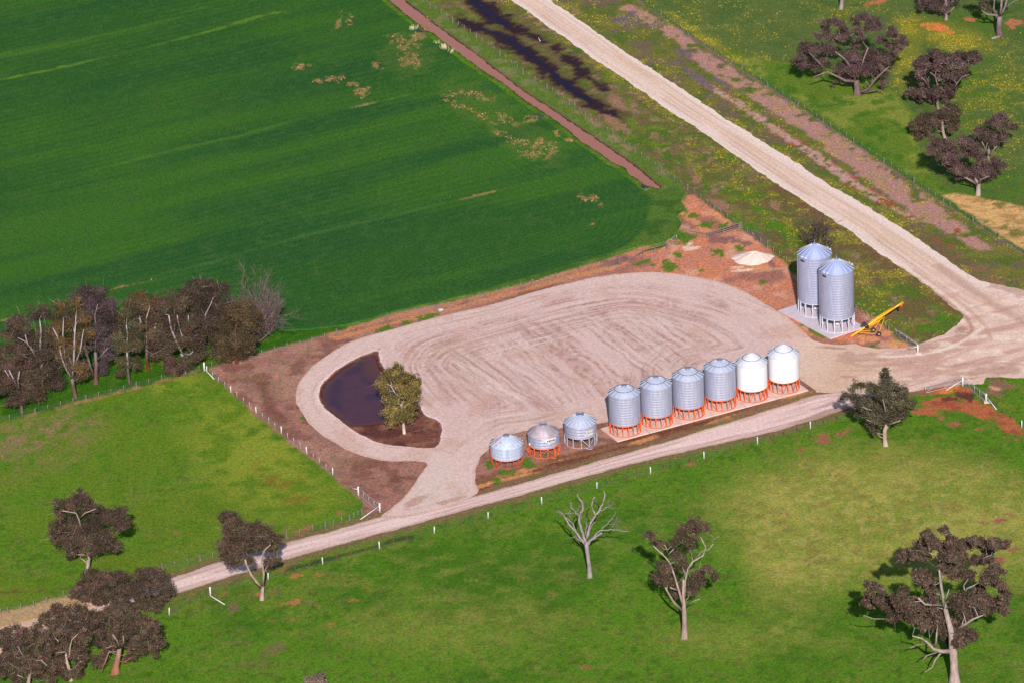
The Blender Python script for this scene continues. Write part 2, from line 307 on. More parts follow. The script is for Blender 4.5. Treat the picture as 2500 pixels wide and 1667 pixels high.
# ------------------------------------------------------------------ ground colours (albedo, metres in, linear out)
uF = (P(1183, 727.6) - P(210.5, 977))[:2]; uF /= np.linalg.norm(uF); vF = np.array([-uF[1], uF[0]])
def world_line(l): return PP(l)
W_ROADW, W_ROADE, W_FA, W_FB, W_FC, W_FD, W_FE = map(world_line, (WEST, EAST, FENCE_A, FENCE_B, FENCE_C, FENCE_D, FENCE_E))
G_ORANGE, G_BROWN = S(190, 124, 102), S(156, 110, 98)
GREEN_TUFTS = [(1693, 528, 20, 9), (1724, 549, 22, 12), (1767, 553, 14, 9), (1672, 580, 32, 17), (1751, 617, 17, 10), (1808, 605, 15, 8), (1652, 620, 16, 10), (1637, 653, 22, 18), (1568, 641, 24, 7, -12), (1593, 648, 9, 4), (1861, 689, 11, 5), (1712, 660, 9, 5), (994, 788, 17, 9), (939, 804, 26, 9, -10), (1044, 774, 26, 9, -15), (1280, 722, 14, 5, -12), (1196, 1130, 13, 14), (1236, 1152, 24, 12), (1290, 1128, 22, 15), (1213, 1172, 16, 8), (1640, 500, 14, 14), (1930, 764, 16, 9, 38), (1945, 776, 20, 11, 38), (1965, 790, 18, 10, 38), (1985, 803, 18, 10, 38), (2005, 817, 16, 8, 38), (2145, 835, 6, 4), (2130, 845, 7, 3), (945, 1045, 12, 6), (880, 893, 14, 4, -35), (812, 948, 8, 6), (738, 1022, 7, 9), (850, 1040, 12, 4, 25), (1330, 1108, 10, 4), (1700, 1062, 40, 4, -16), (1560, 1100, 30, 4, -16), (1850, 1020, 30, 4, -16)]
def flowers(x, y):
    PX, PY = proj(x, y); dw, de = ldist(x, y, W_ROADW), ldist(x, y, W_ROADE); nz_ = fbm(x, y, 2.0, 200); nz2 = fbm(x, y, 7, 201)
    prob = np.maximum(ss(2.8, .5, dw) * .4, ss(2.8, .4, de) * .5)
    verge = (psdf(x, y, PP(WEST[9:] + [(2345, 790), (2242, 845), (2100, 770), (1880, 612), (1700, 440)])) > 0) | (psdf(x, y, PP(EAST + FENCE_B[::-1])) > 0); prob = np.maximum(prob, verge * .2)
    band = ss(5.5, 3., np.abs(dw - 4.0)) * ss(1450, 2000, PX) * verge; prob = np.maximum(prob, band * .42)
    ne = psdf(x, y, PP(FENCE_B + [(2900, 860), (2900, -400), (1300, -400)])) > .3
    def so2(cx, cy, rx, ry, a=0):
        q = rad(a); u, v = (PX - cx) * math.cos(q) + (PY - cy) * math.sin(q), -(PX - cx) * math.sin(q) + (PY - cy) * math.cos(q); return np.clip(1.3 - np.hypot(u / rx, v / ry), 0, 1)
    pn = np.maximum.reduce([so2(1720, 98, 150, 16, 34) * .9, so2(2225, 80, 55, 45, 35) * .8, so2(2320, 95, 110, 28, 15) * 1.0, so2(2370, 110, 50, 18, 30) * 1., so2(2205, 165, 28, 60, 10) * .8, so2(1900, 146, 60, 7, 8) * .9, so2(2430, 260, 120, 160) * .3, so2(1750, 40, 200, 80, 20) * .14, so2(2060, 30, 120, 40) * .2, so2(2460, 230, 60, 60, 40) * .45])
    prob = np.where(ne, pn, prob) * ss(.40, .6, nz_) * np.where(ne, 1, ss(.33, .5, nz2)); prob = np.maximum(prob, so2(2185, 838, 14, 7) * .8)
    return np.maximum(prob, so2(2440, 985, 60, 10, 15) * .35 * ss(.45, .6, nz_))
def gcol(X, Y):
    X, Y = np.asarray(X, float), np.asarray(Y, float); PX, PY = proj(X, Y); n = X.shape
    n1, n2, n3, n4 = fbm(X, Y, 26, 1), fbm(X, Y, 7, 2), fbm(X, Y, 2.2, 3), fbm(X, Y, .8, 4, 2)
    C = np.tile(S(86, 121, 34), (X.size, 1)).reshape(-1, 3)
    def mx(col, m): nonlocal C; C = mixc(C, col, np.clip(m, 0, 1))
    def soft(cx, cy, rx, ry, a=0):
        dx, dy = PX - cx, PY - cy; q = rad(a); u, v = dx * math.cos(q) + dy * math.sin(q), -dx * math.sin(q) + dy * math.cos(q)
        return np.clip(1 - ((u / rx) ** 2 + (v / ry) ** 2), 0, 1)
    # paddock in general
    mx(S(62, 102, 28), ss(.45, .75, n2 * .6 + n1 * .4)); mx(S(108, 122, 50), ss(.45, .75, n3 * .55 + n1 * .45) * .85); mx(S(58, 84, 30), ss(.55, .75, n4) * .5); mx(S(112, 102, 60), ss(.56, .72, fbm(X, Y, 1.3, 6)) * .35)
    # bottom paddock: dry yellow on the right, lush on the left and middle
    dry = soft(2130, 1260, 470, 200) * 1.0 + soft(1960, 1330, 150, 260, 15) * .6 + soft(2420, 1300, 200, 180) * .6 + soft(1800, 1560, 300, 60) * .25 + soft(1100, 1530, 330, 90) * .25
    mx(S(150, 146, 70), np.clip(dry * 1.15, 0, 1) * (.5 + .55 * ss(.3, .65, n3 * .4 + n2 * .6)))
    mx(S(128, 108, 62), np.clip(dry, 0, 1) * ss(.48, .7, fbm(X, Y, 1.6, 77)) * .5); mx(S(168, 156, 90), np.clip(dry, 0, 1) * ss(.52, .7, fbm(X, Y, 1.1, 78)) * .5)
    mx(S(64, 102, 28), np.clip(soft(1300, 1370, 600, 130, -10) + soft(1950, 1560, 170, 130), 0, 1) * ss(.3, .7, 1 - n3) * .7)
    mx(S(120, 98, 72), ss(.64, .74, fbm(X, Y, 4.5, 21)) * soft(620, 1520, 280, 120) * .9)
    mx(S(150, 98, 74), blobs(PX, PY, X, Y, [(2010, 1070, 26, 13), (2055, 1058, 24, 7, -15), (1955, 1096, 12, 5), (1690, 1132, 14, 4, -8), (2330, 1035, 22, 5), (2300, 1018, 10, 6), (2390, 1046, 18, 4), (2440, 1270, 18, 8), (2460, 1255, 14, 5), (2400, 1275, 14, 6), (2470, 1340, 20, 8), (2440, 1365, 26, 9), (1435, 1628, 30, 4), (430, 1300, 12, 5), (550, 1448, 7, 3), (2480, 1050, 18, 10), (780, 1245, 8, 4), (830, 1251, 10, 5), (745, 1288, 18, 9, -15), (700, 1290, 12, 6), (726, 1300, 16, 5)], 1.1, 5, .8))
    mx(S(170, 110, 70), ss(.7, .76, fbm(X, Y, 1.7, 88, 2)) * np.clip(soft(760, 1470, 160, 90) + soft(680, 1420, 90, 60), 0, 1))
    # left middle paddock
    LM = psdf(X, Y, PP([(-300, 1110), (0, 1035), (210, 982), (456, 915), (505, 905), (812, 1162), (880, 1225), (860, 1250), (430, 1395), (0, 1490), (-300, 1570)]))
    lm = ss(-.6, .6, LM)
    mx(S(100, 122, 36), lm * ss(.3, .65, n2) * .7); mx(S(132, 140, 50), lm * np.clip(soft(640, 1110, 260, 170, 30) + soft(420, 930, 90, 50), 0, 1) * ss(.3, .6, n3) * .9)
    mx(S(122, 116, 66), lm * np.clip(soft(60, 1080, 240, 110, -12), 0, 1) * ss(.35, .65, n3 * .6 + n2 * .4)); mx(S(138, 112, 84), lm * soft(90, 1060, 210, 55, -12) * ss(.46, .62, fbm(X, Y, 1.2, 79)) * .8)
    mx(S(122, 104, 44), lm * soft(690, 1180, 110, 60, 35) * ss(.5, .7, fbm(X, Y, 2.6, 9)) * .8)
    mx(S(112, 74, 58), ss(.35, .0, np.abs(ldist(X, Y, PP([(-60, 1448), (60, 1443), (170, 1436)]))) + (n4 - .5)) * .95)
    # strip under the row of trees
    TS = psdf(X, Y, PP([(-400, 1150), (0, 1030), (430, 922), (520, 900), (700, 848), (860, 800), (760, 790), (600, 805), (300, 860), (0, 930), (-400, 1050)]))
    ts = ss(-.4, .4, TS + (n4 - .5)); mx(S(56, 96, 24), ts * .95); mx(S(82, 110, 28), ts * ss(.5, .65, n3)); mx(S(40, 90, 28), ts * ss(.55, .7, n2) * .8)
    mx(S(150, 118, 80), ss(.45, .1, np.abs(ldist(X, Y, W_FC[:6]) - .25) + (n4 - .5) * .7) * ss(.45, .6, fbm(X, Y, 3, 51)) * .9)
    # road verges, between canal fence and the eastern fence
    VG = psdf(X, Y, PP([(700, -230)] + CANAL_R + [(1660, 470), (1700, 500), (1873, 606), (2020, 700), (2130, 778), (2250, 870), (2420, 800), (2640, 720), (2580, 668)] + FENCE_B[::-1] + [(1200, -260), (700, -260)]))
    vg = ss(-.3, .3, VG + (n4 - .5) * .8)
    mx(S(94, 102, 50), vg); mx(S(76, 106, 38), vg * ss(.5, .62, n2)); mx(S(122, 100, 76), vg * ss(.52, .66, fbm(X, Y, 2.4, 12)) * .8); mx(S(156, 118, 106), vg * ss(.58, .68, fbm(X, Y, 1.5, 13)) * .7); mx(S(112, 122, 44), vg * ss(.54, .64, fbm(X, Y, 1.7, 16)) * .7)
    mx(S(108, 88, 62), vg * ss(.5, .62, fbm(X, Y, 1.1, 14, 3)) * .6)
    dfa = ldist(X, Y, W_FA); dfb = ldist(X, Y, W_FB); dcr = ldist(X, Y, PP(CANAL_R))
    gs = vg * ss(4.4, 3.4, dcr + (n3 - .5) * 2) ; mx(S(90, 114, 46), gs * .9); mx(S(126, 122, 84), gs * ss(.52, .66, n3) * .7); mx(S(112, 86, 70), ss(.9, .1, dcr + (n4 - .5) * .6))
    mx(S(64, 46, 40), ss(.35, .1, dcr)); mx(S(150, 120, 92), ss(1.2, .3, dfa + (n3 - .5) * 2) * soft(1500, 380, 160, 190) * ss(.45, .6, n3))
    # eastern verge: dry purplish strips, green gutters
    ev = psdf(X, Y, PP(EAST + FENCE_B[::-1])); e_ = ss(-.2, .3, ev)
    mx(S(84, 102, 44), e_ * .7); mx(S(124, 112, 60), e_ * ss(.48, .62, fbm(X, Y, 2.8, 11)) * .6); mx(S(112, 92, 80), e_ * ss(.52, .66, fbm(X, Y, 4.2, 15)) * .8)
    st1 = ldist(X, Y, PP([(1530, 20), (1640, 78), (1700, 130), (1770, 178), (1850, 228), (1930, 280), (2010, 330), (2100, 395), (2200, 470), (2290, 535), (2400, 605)]), [1.0, 1.0, 1.5, 1.9, 2.0, 2.0, 2.2, 2.5, 2.6, 2.4, 1.2])
    mx(S(174, 128, 120), e_ * ss(.7, .6, fbm(X, Y, 2.4, 20)) * ss(.5, -.3, st1 + (n3 - .5) * 2.4) * .95); mx(S(126, 104, 100), ss(.8, .1, dfb + (n4 - .5)) * .85)
    st2 = ldist(X, Y, PP([(1706, 196), (1745, 220), (1790, 245), (1885, 312), (1961, 360), (2033, 412), (2104, 462), (2170, 500), (2240, 540)]), [.5, 1.0, .8, 1.0, 1.0, 1.1, 1.1, 1.0, .3])
    mx(S(184, 142, 134), e_ * ss(.3, -.2, st2 + (n3 - .5) * 1.6) * ss(.3, .45, n4)); mx(S(150, 66, 52), e_ * ss(.5, .0, np.abs(st2) + (n3 - .5)) * ss(.5, .62, fbm(X, Y, 2.6, 18)) * .8)
    mx(S(146, 80, 62), blobs(PX, PY, X, Y, [(2168, 496, 20, 7, 25), (2200, 515, 10, 4, 25), (2335, 565, 10, 6), (2290, 590, 18, 5, 30), (2320, 600, 12, 4)], .9, 6))
    mx(S(112, 92, 102), e_ * blobs(PX, PY, X, Y, [(1540, 50, 40, 20), (1600, 62, 24, 12), (1670, 130, 26, 9, 20), (1700, 190, 60, 10, 35), (1760, 200, 30, 8, 30)], 1.4, 7) * .85)
    mx(S(132, 98, 78), e_ * soft(2380, 660, 160, 30, 30) * ss(.4, .6, n3)); mx(S(110, 88, 66), e_ * soft(2290, 610, 150, 26, 34) * .8)
    # western verge: marsh round the flood water, dry brown ground by the junction
    mx(S(92, 88, 52), vg * ss(3.2, .5, ldist(X, Y, PP([(1130, -20), (1210, 60), (1300, 130), (1400, 215), (1480, 270), (1520, 290)])) + (n3 - .5) * 3) * .8)
    mm = ss(2.6, -.2, -flood(X, Y) + (n3 - .5) * 4.0 + (n4 - .5) * 1.5); mx(S(92, 72, 56), mm * vg * .75); mx(S(48, 32, 46), vg * ss(1.2, -.2, -flood(X, Y) + (n3 - .5) * 3.0 + (n4 - .5) * 2.2) * .9)
    mx(S(150, 110, 92), blobs(PX, PY, X, Y, [(1500, 245, 24, 12, 40), (1500, 300, 40, 12, 25), (1545, 260, 14, 8), (1410, 30, 14, 7), (1316, 60, 12, 6), (1380, 80, 8, 4), (1850, 560, 30, 8, 25), (1890, 500, 24, 9, 25), (2010, 660, 18, 6), (2280, 759, 20, 5), (2200, 762, 14, 4), (2120, 690, 30, 12, 30), (2105, 740, 24, 10, 30), (1760, 500, 26, 10, 30), (1700, 440, 24, 10, 35)], 1.2, 9) * .9)
    wv = psdf(X, Y, PP([(1900, 451), (2112, 594), (2334, 757), (2345, 790), (2242, 845), (2100, 770), (1880, 612), (1780, 470)])); w_ = ss(-.3, .5, wv)
    mx(S(104, 88, 58), w_ * ss(.46, .6, n3) * .85); mx(S(84, 108, 40), w_ * ss(.52, .66, n2) * .8); mx(S(118, 84, 62), w_ * ss(2.6, .6, ldist(X, Y, W_ROADW) + (n3 - .5) * 1.5) * .9)
    mx(S(74, 116, 34), vg * blobs(PX, PY, X, Y, [(1830, 560, 40, 14, 20), (1910, 560, 60, 14, 25), (1850, 510, 36, 10, 25), (1960, 640, 30, 12, 30), (2270, 800, 30, 12), (2180, 790, 20, 8), (2300, 780, 20, 8), (2140, 720, 20, 6)], 1.5, 19) * .85)
    # north-eastern paddock
    NE = psdf(X, Y, PP(FENCE_B + [(2900, 860), (2900, -400), (1300, -400)])); ne = ss(-.25, .35, NE + (n4 - .5) * .6)
    mx(S(88, 104, 54), ne); mx(S(74, 98, 50), ne * ss(.5, .65, n2) * .8); mx(S(98, 112, 58), ne * ss(.55, .7, n3) * .6)
    gl = psdf(X, Y, PP([(1740, 112), (1800, 128), (1870, 148), (1960, 150), (2150, 190), (2200, 240), (2240, 300), (2260, 400), (2320, 480), (2300, 500), (2231, 447), (2085, 350), (1948, 259), (1811, 170)])); g_ = ne * ss(-.7, .9, gl + (n3 - .5) * 2.5)
    mx(S(96, 118, 42), g_ * .95); mx(S(124, 132, 58), g_ * ss(.48, .62, n2)); mx(S(62, 104, 34), g_ * ss(.54, .68, n3) * .75); mx(S(62, 104, 30), ne * ss(1.8, .4, dfb + (n3 - .5) * 2) * .8)
    mx(S(80, 110, 40), ne * np.clip(soft(2390, 240, 120, 120) + soft(2420, 460, 140, 60) + soft(2400, 60, 120, 45), 0, 1) * ss(.3, .5, n3) * .85)
    mx(S(132, 128, 46), ne * np.clip(soft(2320, 90, 130, 45, 15) + soft(2210, 120, 50, 90) + soft(1720, 95, 130, 14, 34), 0, 1) * .7)
    mx(S(214, 120, 74), blobs(PX, PY, X, Y, [(2285, 66, 40, 11, 8), (2305, 74, 30, 9, 20), (2265, 63, 22, 6)], .8, 10, .35)); mx(S(176, 110, 78), blobs(PX, PY, X, Y, [(2365, 47, 22, 6, 10), (2480, 55, 24, 8, 10), (2140, 6, 40, 6, -12), (2465, 62, 20, 5, 30)], .8, 10, .5))
    hay = psdf(X, Y, PP([(2296, 477), (2334, 474), (2372, 480), (2440, 492), (2600, 528), (2700, 720), (2580, 660), (2505, 616), (2439, 574), (2376, 530), (2320, 492)]))
    hm = ss(-.3, .4, hay + (n3 - .5) * 1.2); mx(S(206, 162, 108), hm * .97); mx(S(158, 122, 78), hm * ss(.5, .64, fbm(X * 1., Y * 2.2, 2.4, 61)) * .75); mx(S(96, 104, 48), hm * ss(.63, .7, fbm(X, Y, 3, 62)) * .8)
    mx(S(132, 126, 54), np.clip(flowers(X, Y) * 1.4, 0, .65) * (.5 + .5 * ss(.4, .6, n4)))
    # bare soil of the silo yard
    SO = psdf(X, Y, PP(SOIL)); so_ = ss(-.35, .35, SO + (n3 - .5) * 1.1)
    mx(G_BROWN, so_); q = ss(1300, 1560, PX) * ss(930, 860, PY)
    mx(G_ORANGE, so_ * q); mx(S(202, 126, 90), so_ * q * ss(.52, .66, n3) * .7); mx(S(140, 96, 90), so_ * q * ss(.55, .66, n2) * .7); mx(S(216, 168, 142), so_ * q * ss(.6, .72, fbm(X, Y, 3.3, 23)) * .5)
    lf = so_ * (1 - q); mx(S(166, 124, 108), lf * ss(.48, .62, n2) * .8); mx(S(122, 80, 70), lf * ss(.54, .66, fbm(X, Y, 2.6, 25)) * .7); mx(S(116, 98, 70), lf * ss(.62, .72, fbm(X, Y, 4, 26)) * .35); mx(S(126, 104, 104), lf * ss(.6, .72, n3) * .25)
    mx(S(108, 70, 62), so_ * ss(1.8, .2, np.abs(ldist(X, Y, PP([(640, 940), (660, 1000), (690, 1030)]))) + (n3 - .5) * 2) * .7)
    mx(S(110, 72, 62), so_ * soft(930, 1165, 90, 50) * ss(.4, .6, n3)); mx(S(190, 126, 84), so_ * soft(1590, 595, 120, 20, -12) * .5)
    ofs = so_ * ss(1.1, .2, np.abs(ldist(X, Y, W_FC[7:]) - .9) + (n3 - .5) * 1.2); mx(S(196, 132, 94), ofs * .8)
    mx(S(92, 116, 48), blobs(PX, PY, X, Y, [(1655, 520, 20, 50), (1645, 570, 26, 16), (1668, 480, 12, 14), (1610, 600, 30, 8, -20)], 1.6, 49, .9) * .9)
    # strip between silos and lane
    mx(S(128, 88, 66), so_ * ss(2.6, 1.2, np.abs(ldist(X, Y, PP([(1130, 1195), (1500, 1095), (1900, 975), (2000, 965)]))) + (n3 - .5) * 1.2) * .9)
    sn = fbm(X * uF[0] + Y * uF[1], (X * vF[0] + Y * vF[1]) * 7, 6, 33)
    mx(S(104, 64, 50), so_ * ss(3.2, 1.2, np.abs(ldist(X, Y, PP([(1170, 1190), (1500, 1095), (2000, 962)])))) * ss(.5, .64, sn) * .9); mx(S(204, 140, 92), so_ * ss(3.2, 1.2, np.abs(ldist(X, Y, PP([(1170, 1185), (1500, 1090), (2000, 955)])))) * ss(.56, .66, fbm(X * uF[0] + Y * uF[1], (X * vF[0] + Y * vF[1]) * 6, 7, 35)) * .85)
    mx(S(206, 140, 100), blobs(PX, PY, X, Y, [(1850, 652, 60, 12, -4), (1790, 598, 30, 12), (1700, 545, 60, 10, 35), (1760, 535, 40, 10, 35), (2120, 828, 34, 12), (2165, 815, 18, 8), (2200, 838, 24, 7, 15), (2225, 852, 20, 6)], 1.2, 40, .6) * .9)
    mx(S(232, 196, 172), blobs(PX, PY, X, Y, [(1678, 600, 16, 5, -25), (1690, 606, 22, 6, -12), (1818, 660, 34, 3, -4), (1800, 653, 16, 3)], .8, 41, .5) * .9)
    mx(S(110, 84, 92), blobs(PX, PY, X, Y, [(1805, 590, 40, 8, 10), (1760, 585, 40, 10), (1846, 575, 30, 14, 30), (1500, 640, 40, 10, -14), (1880, 640, 20, 10, 50)], 1.1, 42, .8) * .7)
    # lane verges
    ln = np.abs(psdf(X, Y, W_LANE)); lo_ = ss(2.3, .7, ln + (n3 - .5) * 1.5)
    mx(S(126, 100, 76), lo_ * .85); mx(S(106, 104, 54), lo_ * ss(.52, .64, n3) * .7)
    mx(S(56, 58, 34), ss(.9, .2, np.abs(ldist(X, Y, PP([(700, 1392), (800, 1364), (900, 1338), (1000, 1310)]))) + (n3 - .5) * 1.2) * .8)
    mx(S(180, 146, 112), ss(-.4, .8, psdf(X, Y, PP([(-90, 1512), (0, 1492), (170, 1448), (300, 1440), (300, 1480), (150, 1530), (0, 1570), (-90, 1600)])) + (n3 - .5) * 1.6) * .9)
    # red ground by the corner gate
    rg = blobs(PX, PY, X, Y, [(2310, 985, 60, 22), (2390, 1000, 70, 22, 20), (2260, 1004, 40, 12), (2460, 1035, 60, 18, 40), (2290, 950, 40, 12, -15), (2350, 955, 30, 14)], 1.4, 44, .5)
    mx(S(170, 98, 66), rg); mx(S(150, 82, 62), rg * ss(.5, .64, n3)); mx(S(86, 48, 48), blobs(PX, PY, X, Y, [(2352, 966, 32, 13, 15), (2320, 972, 30, 7)], 1.0, 45, .7) * .85); mx(S(208, 122, 70), blobs(PX, PY, X, Y, [(2320, 946, 30, 7, -14), (2310, 956, 20, 6)], .8, 46, .5) * .9)
    sv = blobs(PX, PY, X, Y, [(2440, 940, 40, 16, 10), (2430, 960, 30, 8, 20)], 1.2, 47, .6); mx(S(134, 96, 80), sv * .9); mx(S(206, 150, 126), blobs(PX, PY, X, Y, [(2430, 948, 22, 5, 15), (2392, 927, 8, 3)], .8, 48, .5))
    mx(S(74, 114, 32), blobs(PX, PY, X, Y, GREEN_TUFTS, .8, 50, .95) * .9)
    # mud of the island in the ring road
    isl = ss(-.1, .3, psdf(X, Y, PP(ISLAND))); mx(S(116, 74, 66), isl); mx(S(86, 52, 48), isl * ss(.5, .64, n3) * .8); mx(S(150, 104, 84), isl * ss(.56, .66, fbm(X, Y, 1.6, 55)) * .6)
    mx(S(84, 46, 44), isl * ss(.8, .1, np.abs(psdf(X, Y, PP(POND))))); mx(S(70, 104, 34), isl * blobs(PX, PY, X, Y, [(880, 880, 16, 4, -25), (806, 940, 7, 12), (798, 985, 5, 10), (850, 1030, 18, 4, 25)], .7, 57, .6) * .8)
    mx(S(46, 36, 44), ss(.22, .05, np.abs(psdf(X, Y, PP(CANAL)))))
    return C
W_LANE = PP(LANE)

f1 = PP([(1125, -30), (1150, -5), (1180, 20), (1210, 45), (1240, 66), (1262, 82)]); f2 = PP([(1118, 42), (1150, 60), (1175, 72), (1212, 82), (1240, 100), (1270, 120), (1310, 146), (1345, 176), (1375, 202), (1410, 227), (1440, 247), (1456, 262), (1480, 273), (1505, 283)])
f3 = PP([(1250, 60), (1290, 84), (1345, 114), (1400, 152), (1440, 190), (1472, 218)])
def flood(X, Y):
    d = np.minimum(ldist(X, Y, f1, [1.1, 1.3, 1.5, 1.6, 1.2, .3]), ldist(X, Y, f2, [.3, .8, .7, .6, 1.4, 1.5, 1.0, 1.0, 1.3, 1.2, .9, 1.0, .8, .2]))
    d = np.minimum(d, ldist(X, Y, f3, [.1, .3, .4, .5, .4, .1])); return -d

# ground: one sheet, fine where the photograph looks, growing coarse to the horizon
def axis(a, b, step):
    core = list(np.arange(a, b, step)); s = step; lo, hi = [core[0]], [core[-1]]
    while hi[-1] < 6000:
        s *= 1.35; hi.append(hi[-1] + s); lo.append(lo[-1] - s)
    return np.array(lo[:0:-1] + core + hi[1:])
gx, gy = axis(-98, 102, .36), axis(-128, 176, .5)
X, Y = np.meshgrid(gx, gy, indexing='ij'); nx, ny = X.shape; ii = np.arange(nx * ny).reshape(nx, ny)
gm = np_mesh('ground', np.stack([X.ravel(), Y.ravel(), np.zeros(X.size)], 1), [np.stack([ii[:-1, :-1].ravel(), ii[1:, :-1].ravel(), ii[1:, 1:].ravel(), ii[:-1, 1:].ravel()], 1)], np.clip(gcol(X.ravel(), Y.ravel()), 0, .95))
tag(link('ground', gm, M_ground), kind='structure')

# ------------------------------------------------------------------ crop field
W_CROP = PP(CROP)
STRAW = [(735, 168, 26, 10), (804, 198, 46, 11, -8), (865, 210, 20, 7), (885, 232, 26, 14), (827, 57, 7, 24, 15), (854, 57, 7, 24, 10), (985, 112, 46, 22, 20), (1000, 150, 32, 30), (918, 166, 20, 9), (1040, 60, 10, 30), (1096, 242, 18, 18), (1155, 236, 60, 13, 12), (1135, 265, 26, 8), (1175, 287, 50, 8, 30), (1240, 298, 34, 12, 30), (1298, 293, 20, 8), (1232, 335, 40, 10, 22), (1275, 355, 50, 14, 22), (1318, 366, 50, 24), (1310, 388, 40, 11), (1361, 330, 14, 12), (1390, 345, 16, 8), (1440, 488, 30, 12, 15), (1463, 502, 18, 4, 40), (1447, 547, 4, 11, 20), (1172, 480, 52, 3.2, -14), (300, 704, 40, 2.2, -14), (360, 690, 34, 2.2, -14), (15, 784, 22, 2.4, -14), (888, 261, 30, 2.4, -14), (1025, 93, 22, 9), (1003, 106, 20, 6, -40), (1300, 298, 20, 5, -15)]
def cropcol(X, Y):
    PX, PY = proj(X, Y); u, v = X * uF[0] + Y * uF[1], X * vF[0] + Y * vF[1]
    C = np.tile(S(50, 90, 41), (len(X), 1))
    b = fbm(u * .12, v, 5.5, 70, 4); big = fbm(X, Y, 34, 71, 3); fine = fbm(X, Y, 1.3, 72, 3)
    C = mixc(C, S(64, 106, 38), ss(.42, .66, b * .5 + big * .5) * .8); C = mixc(C, S(42, 82, 45), ss(.5, .7, fbm(u * .15, v, 8, 73)) * .55); C = mixc(C, S(66, 98, 50), ss(.5, .75, fine) * .5)
    for l, wd, c, k in ((((-80, 215), (0, 198), (140, 172), (350, 122), (520, 78), (655, 38), (700, 34)), .5, (92, 126, 46), .85), (((-80, 158), (0, 140), (200, 105), (360, 72), (500, 28)), 1.6, (74, 112, 42), .7), (((145, 436), (290, 403), (440, 367), (585, 337), (769, 287), (900, 254), (1000, 235)), .7, (76, 114, 44), .7), (((-60, 800), (60, 770), (265, 712), (400, 680), (600, 620), (760, 575), (900, 545), (1130, 490)), .6, (78, 114, 58), .7), (((250, 300), (450, 255), (600, 225)), 1.2, (58, 94, 42), .5)):
        C = mixc(C, S(*c), ss(wd * 1.5, wd * .3, ldist(X, Y, PP(l)) + (fine - .5) * 1.6) * k * ss(.3, .5, fbm(u * .2, v, 4, 74)))
    # drill rows follow the edge of the sown ground
    D = psdf(X, Y, W_CROP); arc = PP(smooth([(1200, 706), (1400, 650), (1522, 608), (1568, 567), (1588, 510), (1575, 470), (1500, 412), (1400, 345), (1200, 200)], 4, False)); da = ldist(X, Y, arc)
    k = ss(30, 8, da) * .35; C = C * (1 + .07 * np.sin(v * 2 * math.pi / 1.9 + fbm(X, Y, 20, 77) * 6) * ss(.35, .6, fbm(X, Y, 18, 75)) * ss(6, 16, da))[:, None]; C = C * (1 + (.22 * np.sin(da * 2 * math.pi / 1.15 + fine * 2) * k))[:, None]
    inside = psdf(X, Y, np.concatenate([arc, PP([(900, -300), (-600, -300), (-600, 1000), (700, 830)])]))
    out = ss(.5, -.4, inside + (fbm(X, Y, 2, 75) - .5) * 1.2); C = mixc(C, S(86, 112, 48), out * .85); C = mixc(C, S(58, 92, 40), out * ss(.5, .65, fbm(X, Y, 3, 76)) * .8)
    m = blobs(PX, PY, X, Y, STRAW, 1.2, 78, .55) * ss(.5, .6, fbm(X * 2.2, Y, 1.5, 79, 3)); m = np.maximum(m, blobs(PX, PY, X, Y, STRAW[-10:], 1.0, 83, .3) * ss(.4, .55, fbm(X * uF[0] * .3, Y, 1.0, 84))); C = mixc(C, S(176, 136, 92), m * .55)
    C = mixc(C, S(96, 116, 52), blobs(PX, PY, X, Y, [(990, 140, 80, 60), (1170, 260, 120, 50, 25), (1290, 350, 120, 50, 25)], 2, 80, .6) * .3)
    return C
sheet('crop_field', lambda X, Y: psdf(X, Y, W_CROP), (-135, W_CROP[:, 1].min() - 1, W_CROP[:, 0].max() + 1, 185), .28, .45, cropcol, M_crop, .5, 1.8, 90, skirt=.3)

# ------------------------------------------------------------------ water
W_CANAL = PP(CANAL)
flat = lambda c: (lambda X, Y: np.tile(np.asarray(c), (len(X), 1)))
sheet('canal_water', lambda X, Y: psdf(X, Y, W_CANAL), bbox(W_CANAL), .03, .4, flat((.3, .15, .1)), M_canal, .4, 1.1, 91)
sheet('flood_water', lambda X, Y: flood(X, Y) - .5, (-20, 95, 40, 175), .02, .3, flat((.01, .01, .02)), M_flood, .8, 1.8, 92)
W_POND = PP(POND)
def pondcol(X, Y):
    PX, PY = proj(X, Y); d = psdf(X, Y, W_POND); n = fbm(X, Y, 6, 97); C = np.tile(S(62, 38, 58), (len(X), 1))
    C = mixc(C, S(82, 48, 58), ss(.48, .62, n) * .7); C = mixc(C, S(88, 50, 46), ss(.4, 1, np.clip(1.35 - np.hypot((PX - 915) / 45, (PY - 905) / 45), 0, 1) + (n - .5)) * .8)
    return mixc(C, S(90, 56, 52), ss(1.5, .0, d + (fbm(X, Y, 1.5, 98) - .5) * 1.5) * .8)
sheet('pond_water', lambda X, Y: psdf(X, Y, W_POND), bbox(W_POND), .02, .3, pondcol, M_pond, .3, 1.6, 93)

